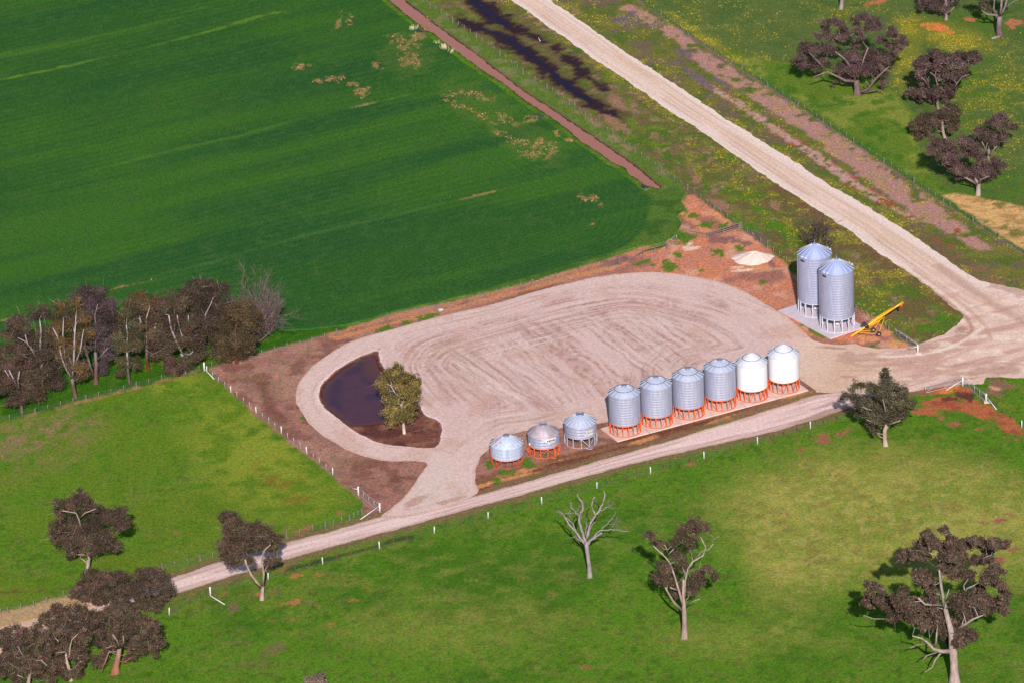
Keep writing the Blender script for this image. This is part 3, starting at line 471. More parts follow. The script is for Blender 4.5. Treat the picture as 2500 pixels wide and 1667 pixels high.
# ------------------------------------------------------------------ gravel surfaces
W_ROAD = PP(ROAD)
def roadcol(X, Y):
    PX, PY = proj(X, Y); d = ldist(X, Y, W_ROADW); dw = d; de = ldist(X, Y, W_ROADE); t = dw / (dw + de + 1e-6)
    C = np.tile(S(226, 200, 192), (len(X), 1)); al = X * .75 - Y * .66
    st = fbm(al * .03, t * 9, .55, 101, 4); C = mixc(C, S(206, 172, 152), ss(.45, .68, st) * .8)
    mid = np.exp(-((t - .5) / .22) ** 2); C = mixc(C, S(214, 178, 152), mid * .4)
    for c, wd, col, k in ((.27, .03, (176, 138, 118), .7), (.40, .035, (196, 158, 134), .6), (.56, .03, (198, 160, 136), .55), (.68, .03, (206, 172, 150), .5)):
        C = mixc(C, S(*col), np.exp(-((t - c + (fbm(al, al * 0, 30, 102) - .5) * .08) / wd) ** 2) * k * ss(.25, .5, fbm(al, t * 3, 9, 103)))
    C = mixc(C, S(228, 206, 196), ss(.16, .04, t) * .8 + ss(.84, .96, t) * .8)
    J = ss(2020, 2280, PX) * ss(640, 800, PY); n = fbm(X * uF[0] * .25 + Y * uF[1] * .25, (X * vF[0] + Y * vF[1]) * 1.6, 2.4, 104)
    C = mixc(C, S(216, 182, 170), J * .7); C = mixc(C, S(186, 142, 130), J * ss(.5, .66, n) * .75); C = mixc(C, S(236, 212, 194), J * ss(.55, .7, fbm(X, Y * 2, 3, 105)) * .6)
    for l, wd, col, k in ((((2190, 650), (2290, 720), (2352, 770), (2372, 800), (2365, 820), (2330, 838)), .35, (168, 118, 96), .7), (((2230, 660), (2330, 730), (2400, 790), (2420, 830)), .3, (188, 146, 122), .6), (((2100, 872), (2250, 866), (2340, 838), (2400, 800)), .4, (232, 210, 196), .7), (((2050, 905), (2200, 900), (2330, 870), (2420, 820)), .4, (196, 154, 136), .6), (((2050, 880), (2120, 895), (2220, 885)), .6, (176, 136, 120), .5), (((2300, 895), (2400, 886), (2510, 890)), .35, (178, 140, 126), .6), (((2290, 650), (2420, 740), (2520, 800)), .8, (176, 138, 126), .6)):
        C = mixc(C, S(*col), ss(wd * 1.8, wd * .2, ldist(X, Y, PP(smooth(list(l), 3, False))) + (fbm(X, Y, 1, 106) - .5) * .5) * k)
    C = mixc(C, S(176, 138, 122), blobs(PX, PY, X, Y, [(2100, 872, 80, 14, 4), (2075, 920, 24, 5), (2240, 850, 60, 10, -8), (2340, 812, 18, 14), (2460, 700, 60, 18, 20), (2440, 905, 60, 14), (2360, 912, 50, 8)], 1.4, 107, .7) * .65)
    C = mixc(C, S(150, 106, 86), blobs(PX, PY, X, Y, [(2352, 805, 16, 10), (2035, 850, 40, 3, 4)], .8, 108, .7) * .6)
    return C
sheet('gravel_road', lambda X, Y: psdf(X, Y, W_ROAD), bbox(W_ROAD), .05, .25, roadcol, M_gravel, .5, 1.9, 94)
def lanecol(X, Y):
    PX, PY = proj(X, Y); d = psdf(X, Y, W_LANE); u, v = X * uF[0] + Y * uF[1], X * vF[0] + Y * vF[1]
    C = np.tile(S(218, 186, 183), (len(X), 1)); C = mixc(C, S(180, 144, 136), ss(.5, .68, fbm(u * .06, v, .5, 110)) * .5); C = mixc(C, S(222, 198, 186), ss(.55, .7, fbm(u * .1, v, 1.1, 111)) * .6)
    for o_, cc in ((1.1, (186, 148, 138)), (1.9, (226, 200, 192))): C = mixc(C, S(*cc), ss(.45, .1, np.abs(d - o_ + (fbm(u * .1, v * 0, 2, 113) - .5) * .6)) * ss(.35, .55, fbm(u * .3, v, 3, 114)) * .6)
    C = mixc(C, S(166, 134, 116), ss(.9, .1, d) * .6); C = mixc(C, S(146, 108, 96), ss(1850, 2000, PX) * ss(.4, .6, fbm(u * .1, v, 1.0, 112)) * .5)
    C = mixc(C, S(196, 160, 128), ss(300, 180, PX) * .7); return C
sheet('farm_lane', lambda X, Y: psdf(X, Y, W_LANE), bbox(W_LANE), .03, .26, lanecol, M_gravel, .4, 2.0, 95)
W_YARD, W_ISL = PP(YARD), PP(ISLAND)
LOOP = PP(smooth([(1030, 1010), (975, 950), (945, 890), (1000, 830), (1150, 780), (1350, 730), (1550, 700), (1750, 740), (1880, 810), (1900, 870), (1760, 905)], 4, False))
HAIR = PP(smooth([(1100, 800), (1200, 860), (1300, 930), (1385, 990), (1392, 1015), (1340, 1035), (1240, 1050)], 4, False))
RAYD = (P(1600, 905) - P(1400, 760))[:2]; RAYD /= np.linalg.norm(RAYD)
def yardcol(X, Y):
    PX, PY = proj(X, Y); C = np.tile(S(222, 191, 190), (len(X), 1)); d = psdf(X, Y, W_YARD); w = (fbm(X, Y, 9, 120) - .5)
    dl = ldist(X, Y, LOOP) + w * 1.5; dh = ldist(X, Y, HAIR) + w; r = X * -RAYD[1] + Y * RAYD[0] + w * 3; al = X * RAYD[0] + Y * RAYD[1]
    s1 = fbm(dl, dl * 0 + PX * .004, .42, 121, 3); s2 = fbm(r, al * .04, .5, 122, 4); s3 = fbm(dh, al * .05, .45, 123, 3); grain = fbm(X * 1.3, Y, .8, 124, 3)
    a = blobs(PX, PY, X, Y, [(1420, 860, 360, 100, -8)], 6, 125, .3); h = blobs(PX, PY, X, Y, [(1230, 950, 190, 95, 25)], 6, 126, .3)
    st = s1 * (1 - a) + s2 * a; st = st * (1 - h) + s3 * h
    core = blobs(PX, PY, X, Y, [(1400, 850, 480, 150, -10), (1100, 900, 160, 110)], 4, 127, .4)
    C = mixc(C, S(186, 150, 146), ss(.42, .66, st) * core * .6); C = mixc(C, S(150, 112, 106), ss(.5, .68, st) * ss(.46, .6, grain) * core * .7); C = mixc(C, S(232, 210, 206), ss(.60, .74, 1 - st) * .5)
    C = mixc(C, S(176, 144, 130), blobs(PX, PY, X, Y, [(1120, 868, 90, 40, 20), (1060, 830, 40, 20), (1180, 890, 60, 20, 35)], 3, 128, .6) * ss(.35, .6, st) * .8)
    C = mixc(C, S(178, 142, 138), blobs(PX, PY, X, Y, [(1450, 790, 70, 16, 30), (1600, 745, 90, 14, 8), (1380, 850, 60, 18, 30), (1560, 850, 50, 14, 35), (1700, 830, 60, 10, 20), (1240, 985, 50, 18, 10), (1180, 920, 60, 14, 35), (1520, 700, 110, 8, -4)], 1.8, 129, .8) * ss(.44, .58, grain) * .6)
    ring = ss(6.5, 3.5, d) * (1 - core * .7); C = mixc(C, S(228, 200, 196), ring * .8); C = mixc(C, S(176, 142, 128), ring * ss(.6, .72, fbm(dl * .3, d * 2.2, 1.2, 130)) * .5)
    C = mixc(C, S(222, 204, 198), np.exp(-((PX - 1060) / 70) ** 2 - ((PY - 1180) / 60) ** 2) * .9); C = mixc(C, S(170, 134, 118), blobs(PX, PY, X, Y, [(1010, 1225, 40, 10, -30), (1100, 1222, 50, 6, -14)], 1, 131, .8) * .7)
    rg = np.random.default_rng(5)
    for k in range(54):
        fld, hi, reg, sd = ((dl, 15, core * (1 - h * .6), fbm(X, Y, 8, 300 + k)), (dh, 9, h, fbm(X, Y, 6, 300 + k)), (r, 0, a, fbm(X, Y, 9, 300 + k)))[k % 3]
        o_ = rg.uniform(.4, hi) if hi else rg.uniform(-26, 18); m_ = ss(.26, .06, np.abs(fld - o_)) + ss(.26, .06, np.abs(fld - o_ - 1.7)); pale = rg.random() < .45
        C = mixc(C, S(236, 216, 210) if pale else S(158, 120, 114), np.clip(m_, 0, 1) * ss(.42, .6, sd) * np.clip(reg + .15, 0, 1) * (.55 if pale else .5))
    for l, col, k in ((((1395, 985), (1393, 1010), (1350, 1030), (1270, 1040)), (232, 212, 202), .7), (((1355, 950), (1385, 985), (1380, 1005), (1340, 1020)), (226, 206, 196), .5), (((1050, 865), (1085, 848), (1140, 842)), (232, 214, 204), .7), (((960, 860), (965, 835), (1010, 815), (1100, 795), (1220, 770)), (228, 208, 198), .6), (((1045, 870), (1025, 905), (1040, 950), (1090, 985)), (228, 206, 196), .5), (((1310, 770), (1450, 735), (1560, 728)), (226, 206, 196), .6), (((1500, 780), (1640, 880), (1700, 925)), (226, 206, 196), .5), (((1420, 760), (1580, 880), (1660, 940)), (224, 204, 194), .45), (((1080, 1060), (1150, 1030), (1300, 1010), (1400, 1000)), (226, 206, 198), .5)):
        C = mixc(C, S(*col), ss(.32, .08, ldist(X, Y, PP(smooth(list(l), 3, False))) + (grain - .5) * .25) * k)
    C = mixc(C, S(176, 136, 118), ss(1.0, .1, psdf(X, Y, W_ISL) + 1.0 + (grain - .5)) * .35); C = mixc(C, S(186, 146, 126), ss(.6, .0, d + (grain - .5) * .8) * .5)
    rr = ss(1870, 1990, PX + w * 120); C = C * (1 - rr[:, None]) + roadcol(X, Y) * rr[:, None]
    C = mixc(C, S(190, 150, 134), ss(.62, .72, fbm(X, Y, 5, 133)) * .4); C = mixc(C, S(84, 96, 52), ss(.76, .8, fbm(X, Y, .9, 134, 2)) * blobs(PX, PY, X, Y, [(930, 850, 40, 8, -15), (1270, 1052, 40, 8, -12), (1470, 1036, 40, 6, -10), (1190, 790, 30, 6)], 2, 135, .6) * .8)
    return C
def yardsdf(X, Y): return np.minimum(psdf(X, Y, W_YARD), -psdf(X, Y, W_ISL))
sheet('gravel_yard', yardsdf, bbox(W_YARD), .07, .28, yardcol, M_gravel, .25, 1.5, 96)

def slab(name, pts, z, m, h=.16):
    mb = MB(); w_ = [P(x, y) for x, y in pts]; n = len(w_)
    mb.add([(q[0], q[1], zz) for zz in (-.05, z) for q in w_], [tuple(range(n))[::-1], tuple(n + i for i in range(n))] + [(i, (i + 1) % n, n + (i + 1) % n, n + i) for i in range(n)])
    return mb
def quadpad(c0, c1, c2):       # left, near and right corner; the far corner completes the rectangle
    a, b, c = P(*c0), P(*c1), P(*c2); u = c - b; u /= np.linalg.norm(u); v = np.array([-u[1], u[0], 0]); dv = np.dot(a - b, v); L = np.dot(c - b, u)
    return [b, b + u * L, b + u * L + v * dv, b + v * dv]
def pad(name, corners, joints, m, label):
    b, c, d, a = corners; e = empty(name, tuple((a + b + c + d) / 4), label, 'concrete pad'); o = (a + b + c + d) / 4
    for k in range(joints):
        t0, t1 = k / joints + .0015, (k + 1) / joints - .0015; mb = MB()
        q = [b + (c - b) * t0, b + (c - b) * t1, a + (d - a) * t1, a + (d - a) * t0]; q = [x - o for x in q]
        mb.add([(p[0], p[1], z) for z in (-.05, .16) for p in q], [(3, 2, 1, 0), (4, 5, 6, 7), (0, 1, 5, 4), (1, 2, 6, 5), (2, 3, 7, 6), (3, 0, 4, 7)]); mb.build('slab', m, e)
    return e
pad('concrete_pad', quadpad((1467, 1047), (1507, 1079), (1974, 953.5)), 6, M_conc, 'long pale pinkish concrete pad under the row of six silos')
pad('concrete_pad', quadpad((1923, 753), (2027, 828.5), (2112, 800)), 2, M_conc2, 'pale grey lilac concrete pad under the two tall silos')
PADZ = .16

# ------------------------------------------------------------------ silos
def hull_ribs(mb, z0, z1, r, n, bead=.028):
    prof = [(r, z0)]; st = (z1 - z0) / n
    for i in range(n):
        zc = z0 + st * (i + .5); prof += [(r, zc - .075), (r + bead * .8, zc - .03), (r + bead, zc), (r + bead * .8, zc + .03), (r, zc + .075)]
    prof.append((r, z1)); mb.lathe(prof, n=64)
def silo(px, py, z0, label, R, skirt, wall, rise, rcap, over, ribs, m_wall, m_roof, m_frame, legs=18, ribn=16, ringR=None, hoop=True, braces=(0, 5, 9, 14), group=None, cat='grain silo', hop=True, cap='lid', bead=.028, rot=0., chute_mat=None, legw=.085, spread=0.):
    b = P(px, py, z0); root = empty('grain_silo', (b[0], b[1], z0), label, cat, group); ringR = ringR or R * 1.0
    zt = skirt + wall
    mb = MB(); hull_ribs(mb, skirt, zt, R, ribs, bead); mb.lathe([(R - .02, zt), (R - .02, skirt)], n=64); mb.build('wall', m_wall, root)
    mb = MB(); re = R + over; za, zb = zt - .03, zt + rise
    mb.lathe([(re - .02, za - .05), (re, za), (rcap, zb)], n=64)
    mb.lathe([(rcap, zb), (re - .02, za - .05)], n=64)
    rbm = MB()
    for k in range(ribn):
        th = 2 * math.pi * (k + .5) / ribn + rot; c, s = math.cos(th), math.sin(th); t = np.array([-s, c, 0]); ti = t * .012; t = t * .03
        p0, p1 = np.array([re * c, re * s, za]), np.array([rcap * c, rcap * s, zb]); up = np.array([0, 0, .06])
        vv = [p0 - t, p0 + t, p1 + ti, p1 - ti]; vv += [q + up for q in vv]; rbm.add(vv, [(4, 5, 6, 7), (0, 1, 5, 4), (1, 2, 6, 5), (2, 3, 7, 6), (3, 0, 4, 7)])
    mb.build('roof', m_roof, root); rbm.build('roof_ribs', M_rib if m_roof is not M_dustroof else M_dustroof, root)
    mb = MB()
    if cap == 'lid': mb.lathe([(rcap + .03, zb - .06), (rcap + .03, zb + .12), (rcap * .96, zb + .17), (rcap * .4, zb + .22), (.001, zb + .23)], n=28)
    elif cap == 'open': mb.lathe([(rcap + .03, zb - .06), (rcap + .03, zb + .2), (rcap - .03, zb + .2), (rcap - .03, zb + .08), (rcap * .5, zb + .05), (.001, zb + .05)], n=28)
    else: mb.lathe([(rcap + .05, zb - .05), (rcap + .05, zb + .05), (.12, zb + .22), (.05, zb + .24), (.045, zb + .75), (.001, zb + .75)], n=24)
    mb.build('lid', M_lid if m_roof is not M_offwhite else M_offwhite, root)
    if hoop:
        mb = MB(); q = .52; rh = rcap + (re - rcap) * q; zh = zb + (za - zb) * q + .09
        mb.tube([(rh * math.cos(2 * math.pi * k / 40), rh * math.sin(2 * math.pi * k / 40), zh) for k in range(41)], .035, 5, cap=False); mb.build('roof_hoop', M_dark, root)
        for k in (0, 10, 20, 30):
            pass
    if hop:
        mb = MB(); zl = max(.42, skirt * .2); mb.lathe([(R - .03, skirt + .02), (.24, zl + .12), (.2, zl)], n=40); mb.lathe([(.2, zl), (.001, zl)], n=40); mb.build('hopper', M_hop, root)
        mb = MB(); mb.box((0, -.1, zl - .02), (.5, .45, .14)); mb.lathe([(.3, zl - .05), (.34, zl + .16), (.2, zl + .22)], n=16); mb.bar((.25, -.2, zl), (.6, -.75, zl + .35), .04); mb.build('outlet', chute_mat or m_frame, root)
    mb = MB(); mb.lathe([(ringR - .06, .0), (ringR + .06, .0), (ringR + .06, .07), (ringR - .06, .07), (ringR - .06, 0)], n=56, smoothf=False); mb.build('base_ring', m_frame, root)
    mb = MB(); mb.lathe([(R - .05, skirt - .06), (R + .035, skirt - .06), (R + .035, skirt + .03), (R - .05, skirt + .03)], n=56, smoothf=False); mb.build('top_ring', m_frame, root)
    lm = None
    for k in range(legs):
        th = 2 * math.pi * k / legs + rot; c, s = math.cos(th), math.sin(th)
        if lm is None:
            mb = MB(); x0, x1 = ringR, R; w_ = legw
            for sx, wx, wy in ((-.5, .02, w_), (.5, .02, w_), (0, w_, .018)):
                mb.add([(x0 + sx * w_ - wx / 2, -wy / 2, .06), (x0 + sx * w_ + wx / 2, -wy / 2, .06), (x0 + sx * w_ + wx / 2, wy / 2, .06), (x0 + sx * w_ - wx / 2, wy / 2, .06), (x1 + sx * w_ - wx / 2, -wy / 2, skirt), (x1 + sx * w_ + wx / 2, -wy / 2, skirt), (x1 + sx * w_ + wx / 2, wy / 2, skirt), (x1 + sx * w_ - wx / 2, wy / 2, skirt)], [(3, 2, 1, 0), (4, 5, 6, 7), (0, 1, 5, 4), (1, 2, 6, 5), (2, 3, 7, 6), (3, 0, 4, 7)])
            lm = mb.mesh('leg'); lm.materials.append(m_frame)
        o = link('leg', lm, None, root); o.rotation_euler.z = th
    for k in braces:
        a0, a1 = 2 * math.pi * k / legs + rot, 2 * math.pi * (k + 1) / legs + rot
        if k % 2: a0, a1 = a1, a0
        mb = MB(); mb.bar((ringR * math.cos(a0), ringR * math.sin(a0), .07), (R * math.cos(a1), R * math.sin(a1), skirt - .04), .032); mb.build('brace', m_frame, root)
    return root
g_row = 'tall silos in the long row on orange frames'
row_lab = ['grey corrugated silo on orange legs at the left end of the long row', 'second grey silo from the left in the long row on orange legs', 'third grey silo from the left in the long row on orange legs', 'fourth grey silo on orange legs, standing beside the first white one', 'white silo on orange legs standing between a grey silo and the other white silo', 'white silo on orange legs at the right end of the long row']
row = []
for k in range(6):
    wht = k > 3
    row.append(silo(1526.8 + 77.5 * k, 1050.2 - 20.95 * k, PADZ, row_lab[k], 2.36, 1.72 if not wht else 1.8, 4.75 if not wht else 3.98, .98 if not wht else 1.3, .42 if not wht else .27, .09, 11 if not wht else 20, M_white if wht else M_galv, M_offwhite if wht else M_galvroof, M_orange, group=g_row, bead=.01 if wht else .02, rot=.08 * k, braces=(1, 4, 8, 11, 12, 14, 16)))
tall = [silo(1991, 758.4, PADZ, 'tall bright zinc silo at the back of the pair, partly hidden by its twin', 2.66, 2.2, 7.75, 1.5, .33, .1, 18, M_galvtall, M_zincroof, M_leg, 14, 16, cap='vent', hoop=False, braces=(0, 2, 5, 8, 10, 12), group='pair of tall zinc silos', legw=.12, bead=.018), silo(2044.1, 796.3, PADZ, 'tall bright zinc silo at the front of the pair, beside the yellow auger', 2.66, 2.2, 7.75, 1.5, .33, .1, 18, M_galvtall, M_zincroof, M_leg, 14, 16, cap='vent', hoop=False, braces=(0, 2, 5, 8, 10, 12), group='pair of tall zinc silos', legw=.12, bead=.018)]
g_low = 'three low silos on bare soil'
low = [silo(1238.5, 1127.5, 0, 'squat blue grey silo on rusty red legs at the left end of all the silos', 2.42, 1.3, 1.95, 1.12, .48, .1, 4, M_dullgalv, M_dullgalv, M_red, 16, 18, ringR=2.28, hoop=False, group=g_low, braces=(10,), hop=False, bead=.012),
       silo(1328.4, 1101.8, 0, 'squat silo with black lettering, dusty pinkish roof and bright orange legs', 2.36, 1.5, 1.85, 1.1, .55, .07, 4, M_galv, M_dustroof, M_orange, 14, 14, hoop=False, group=g_low, braces=(1, 8, 10, 11), hop=False, cap='open'),
       silo(1418.3, 1077.5, 0, 'squat grey silo with faded yellow lettering and grey steel legs', 2.4, 1.55, 1.9, 1.1, .6, .06, 4, M_galv, M_galvroof, M_pipe, 12, 18, hoop=False, group=g_low, braces=(9, 10), hop=False, cap='open', legw=.11)]
for o in low:      # a shallow hopper floor under each low silo
    R_, sk = 2.3, {0: 1.3, 1: 1.5, 2: 1.55}[low.index(o)]
    mb = MB(); mb.lathe([(R_, sk + .01), (.25, .5), (.2, .4), (.001, .4)], n=36); mb.build('hopper', M_hop, o)
    mb = MB(); mb.box((0, -.2, .42), (.6, .6, .2)); mb.build('outlet', M_dullgalv, o)
# extra frame arms and fittings
mb = MB(); mb.bar((-2.1, -1.0, .08), (-2.75, -1.1, 1.2), .05); mb.build('tow_arm', M_orange, low[1])
mb = MB(); mb.bar((.8, -2.25, .06), (1.65, -2.55, .06), .05); mb.bar((1.65, -2.55, .06), (1.65, -1.75, .06), .05); mb.bar((1.65, -2.5, .06), (1.62, -1.75, 1.45), .06); mb.build('skid', M_orange, low[1])
mb = MB(); mb.bar((.2, -2.4, .06), (1.55, -2.85, .06), .05); mb.bar((1.55, -2.85, .06), (1.75, -1.7, .06), .05); mb.bar((1.55, -2.8, .06), (.1, -2.38, 1.5), .05); mb.build('skid', M_pipe, low[2])
mb = MB()
for s in (-.18, .18): mb.bar((-2.42 + .05 * s, -.55 + s, .2), (-2.46 + .05 * s, -.55 + s, 3.3), .03); mb.bar((-2.46, -.55 + s, 3.3), (-.6, -.15 + s * .6, 4.45), .02)
for k in range(10): mb.bar((-2.45, -.73, .35 + k * .3), (-2.45, -.37, .35 + k * .3), .02)
mb.build('ladder', M_red, low[0])
for a, q in ((2.9, .75), (3.4, .45), (3.9, .8), (4.1, .5), (.5, .8), (1.0, .3)):
    r_ = .48 + 2.0 * q; z_ = 3.25 + 1.12 * (1 - q); mb = MB(); c, s = math.cos(a), math.sin(a); mb.tube([(r_ * c, r_ * s, z_ - .05), (r_ * c, r_ * s, z_ + .2), ((r_ + .22) * c, (r_ + .22) * s, z_ + .15)], .035, 5); mb.build('roof_step', M_red, low[0])
mb = MB(); mb.box((-2.15, -1.2, 1.95), (.14, .14, .32), rz=.5); mb.build('inspection_box', M_white, low[1])
for o in tall:
    for a in (-2.45, -2.2, .35, .62): mb = MB(); c, s = math.cos(a), math.sin(a); mb.box((2.62 * c, 2.62 * s, 10.05), (.2, .2, .2), rz=a); mb.build('roof_vent', M_white, o)
    mb = MB(); r_ = 2.7
    vv = [(r_ * math.cos(a), r_ * math.sin(a), z) for a in np.linspace(-2.6, -2.28, 6) for z in (9.25, 9.55)]
    mb.add(vv, [(2 * i, 2 * i + 2, 2 * i + 3, 2 * i + 1) for i in range(5)]); mb.build('name_plate', M_navy, o)
    mb = MB(); mb.box((0, -1.05, 10.85), (.12, .12, .1)); mb.build('level_sensor', M_white, o)
    mb = MB()
    for s in (-.2, .2): mb.bar((2.74 * math.cos(3.1), s - .1, .3), (2.74 * math.cos(3.1), s - .1, 9.9), .025)
    for k in range(24): mb.bar((-2.74, -.3, .5 + .4 * k), (-2.74, .1, .5 + .4 * k), .018)
    mb.build('ladder', M_pipe, o)
mb = MB(); mb.box((2.3, -.9, 1.2), (.35, .3, .5)); mb.build('control_box', M_red, tall[1])
# lettering wrapped round a wall
def letters(txt, root, R, ang, z, size, m, name='lettering', width=None):
    cu = bpy.data.curves.new(name, 'FONT'); cu.body = txt; cu.size = size; cu.extrude = .012; cu.align_x = 'CENTER'; cu.offset = size * .035
    o = bpy.data.objects.new('tmp', cu); COL.objects.link(o); dg = bpy.context.evaluated_depsgraph_get(); me = bpy.data.meshes.new_from_object(o.evaluated_get(dg)); bpy.data.objects.remove(o)
    xs = [v.co.x for v in me.vertices]; wsc = (width / (max(xs) - min(xs))) if width else 1
    for v in me.vertices:
        a = ang + v.co.x * wsc / R; r_ = R + .045 + v.co.z; zz = z + v.co.y; v.co = (r_ * math.cos(a), r_ * math.sin(a), zz)
    return link(name, me, m, root)
def plate(root, R, a0, a1, z0, z1, m, name='sign_plate'):
    mb = MB(); A = np.linspace(a0, a1, 14); mb.add([(r_ * math.cos(a), r_ * math.sin(a), z) for a in A for r_, z in ((R, z0), (R + .035, z0), (R + .035, z1), (R, z1))], [(4 * i + k, 4 * i + 4 + k, 4 * i + 4 + (k + 1) % 4, 4 * i + (k + 1) % 4) for i in range(13) for k in range(4)]); return mb.build(name, m, root)
aL = -math.pi / 2 + .42
plate(low[1], 2.36, aL - .5, aL + .44, 2.62, 3.12, M_white)
letters('SHERWELL', low[1], 2.37, aL + .08, 2.72, .34, M_navy, 'lettering', 1.5)
mb = MB(); hx = aL - .4
for u0, z0_, u1, z1_ in ((-.18, 2.95, 0, 3.08), (0, 3.08, .18, 2.95), (-.15, 2.7, -.15, 2.95), (.15, 2.7, .15, 2.95), (-.15, 2.7, .15, 2.7), (0, 2.7, 0, 2.9)):
    f_ = lambda u, z: (2.41 * math.cos(hx + u / 2.36), 2.41 * math.sin(hx + u / 2.36), z); mb.bar(f_(u0, z0_), f_(u1, z1_), .022)
mb.build('house_emblem', M_navy, low[1])
plate(low[1], 2.36, aL - .16, aL + .34, 2.2, 2.48, M_white)
letters('OVERHEAD', low[1], 2.37, aL + .09, 2.25, .24, M_rlet, 'lettering', 1.1)
letters('R.T. MOTT', low[2], 2.41, -math.pi / 2 + .6, 2.55, .3, M_ylet, 'lettering', 1.3); letters('ST JAMES', low[2], 2.41, -math.pi / 2 + .56, 2.05, .3, M_ylet, 'lettering', 1.5)

# ------------------------------------------------------------------ grain auger
ab = P(2077, 825); ah = P(2203, 793, 0); A0 = np.array([ab[0], ab[1], .22]); A1 = np.array([ah[0], ah[1], 3.75]); root = empty('grain_auger', tuple(ab), 'long yellow grain auger on a wheeled frame slanting up beside the tall silos', 'grain auger')
L_ = lambda p: np.array(p) - ab
ad = (A1 - A0); AL = np.linalg.norm(ad); ad /= AL; hz = np.array([ad[0], ad[1], 0]); hz /= np.linalg.norm(hz); pr = np.array([hz[1], -hz[0], 0]); un = np.cross(pr, ad) * -1
if un[2] < 0: un = -un
at = lambda t, s=0, h=0: L_(A0 + ad * AL * t + pr * s + un * h)
mb = MB(); mb.bar(at(.0), at(.86), .165, 14); mb.bar(at(.85), at(1), .13, 14); mb.build('tube', M_yellow, root)
mb = MB(); mb.bar(at(1.0), at(1.015), .26, 14); mb.bar(at(.985), at(.985) - np.array([0, 0, .65]), .17, 12); mb.build('discharge_head', M_orange, root)
mb = MB(); mb.bar(at(-.03), at(.0), .12, 10)
for k in range(6): th = k * math.pi / 3; o_ = pr * math.cos(th) * .22 + un * math.sin(th) * .22; mb.bar(at(-.03) + o_, at(.07) + o_, .02, 5)
mb.build('intake', M_orange, root)
mb = MB()
for s in (-.1, .1): mb.bar(at(.38, s, .3), at(.8, s, .28), .03)
for t in (.38, .52, .66, .8): mb.bar(at(t, -.1, .15), at(t, -.1, .3), .025); mb.bar(at(t, .1, .15), at(t, .1, .3), .025)
mb.build('belt_guard', M_yellow, root)
mb = MB(); mb.bar(at(.3, .2, .12), at(.3, .34, .12), .36, 20); mb.build('pulley', M_dark, root)
mb = MB(); mb.bar(at(.26, -.3, .45), at(.32, -.3, .45), .24, 14); mb.box(at(.29, -.05, .38), (.5, .5, .35)); mb.build('engine', M_dark, root)
wh = P(2144.6, 820.5) - ab; ax0 = wh + np.array([0, 0, .37]); far = ax0 - pr * 1.5
mb = MB(); tp = at(.64, .0, -.2)
for s, wpt in ((.25, ax0), (-.25, far)):
    mb.bar(wpt, tp + pr * s, .045); mb.bar(wpt, at(.15, s, -.15), .05); mb.bar(at(.26, s, -.2), at(.6, s * .8, -.22), .05)
    mb.bar(at(.33, s, -.5) * np.array([1, 1, 1]), at(.62, s * .8, -.25), .045)
mb.bar(ax0, far, .055); mb.bar(ax0 * .55 + tp * .45, far * .55 + tp * .45, .04); mb.build('frame', M_yellow, root)
for c_, s in ((ax0, .1), (far, -.1)):
    mb = MB(); mb.tube([c_ + pr * (s - .11), c_ + pr * (s - .1), c_ + pr * (s + .1), c_ + pr * (s + .11)], [.34, .42, .42, .34], 22); t_ = mb.build('wheel', M_rubber, root)
    mb = MB(); mb.bar(c_ + pr * (s - .125), c_ + pr * (s + .125), .12, 14); mb.build('rim', M_hub, t_)

# ------------------------------------------------------------------ fences
def post_mesh(kind):
    mb = MB()
    if kind == 'wood': mb.tube([(0, 0, -.2), (0, 0, 1.02), (0, 0, 1.06)], [.13, .12, .1], 8, smoothf=False); m = M_wood
    elif kind == 'thin': mb.tube([(0, 0, -.2), (0, 0, .95), (0, 0, .97)], [.05, .045, .03], 6); m = M_thin
    elif kind == 'picket': mb.tube([(0, 0, -.2), (0, 0, .98)], [.06, .06], 5, smoothf=False); m = M_rust
    elif kind == 'white': mb.tube([(0, 0, -.2), (0, 0, 1.1), (0, 0, 1.13)], [.09, .09, .07], 10); m = M_wpost
    elif kind == 'bigwhite': mb.tube([(0, 0, -.2), (0, 0, 1.42), (0, 0, 1.46)], [.135, .135, .1], 12); m = M_wpost
    else: mb.tube([(0, 0, -.2), (0, 0, .95)], [.045, .045], 6); m = M_pipe
    me = mb.mesh('post'); me.materials.append(m); return me
PM = {k: post_mesh(k) for k in ('wood', 'thin', 'picket', 'white', 'bigwhite', 'steel')}
def fence(label, main, kind, sub, nsub, wires=(.15, .38, .6, .82), lean=(0, 0), skip=(), jit=.03, sublabel=None, mesh=False):
    W = [P(x, y) for x, y in main]; root = empty('wire_fence', tuple(W[0]), label, 'fence'); o0 = W[0]; allp = []
    for i, p in enumerate(W):
        allp.append((p, kind))
        if i < len(W) - 1:
            for k in range(1, nsub + 1): allp.append((p + (W[i + 1] - p) * (k / (nsub + 1)), sub))
    for p, k in allp:
        o = link('post', PM[k], None, root); o.location = p - o0; o.rotation_euler = (lean[1] + random.gauss(0, jit), lean[0] + random.gauss(0, jit), random.random() * 3); o.scale = (1, 1, random.uniform(.92, 1.08))
    mb = MB()
    for h in wires:
        mb.tube([p - o0 + np.array([0, 0, h + random.uniform(-.01, .01)]) for p, _ in allp], .007, 4, cap=False)
    if mesh:
        for i in range(len(allp) - 1):
            a, b = allp[i][0] - o0, allp[i + 1][0] - o0; n = max(1, int(np.linalg.norm(b - a) / .3))
            for k in range(n): q = a + (b - a) * k / n; mb.bar(q + np.array([0, 0, .05]), q + np.array([0, 0, wires[-1]]), .004, 3)
    mb.build('wire', M_wire, root); return root
fa = fence('grey wooden post and wire fence between the muddy canal and the gravel road', FENCE_A + [(1935, 650), (2000, 695), (2090, 757), (2140, 788), (2170, 808)], 'wood', 'thin', 3)
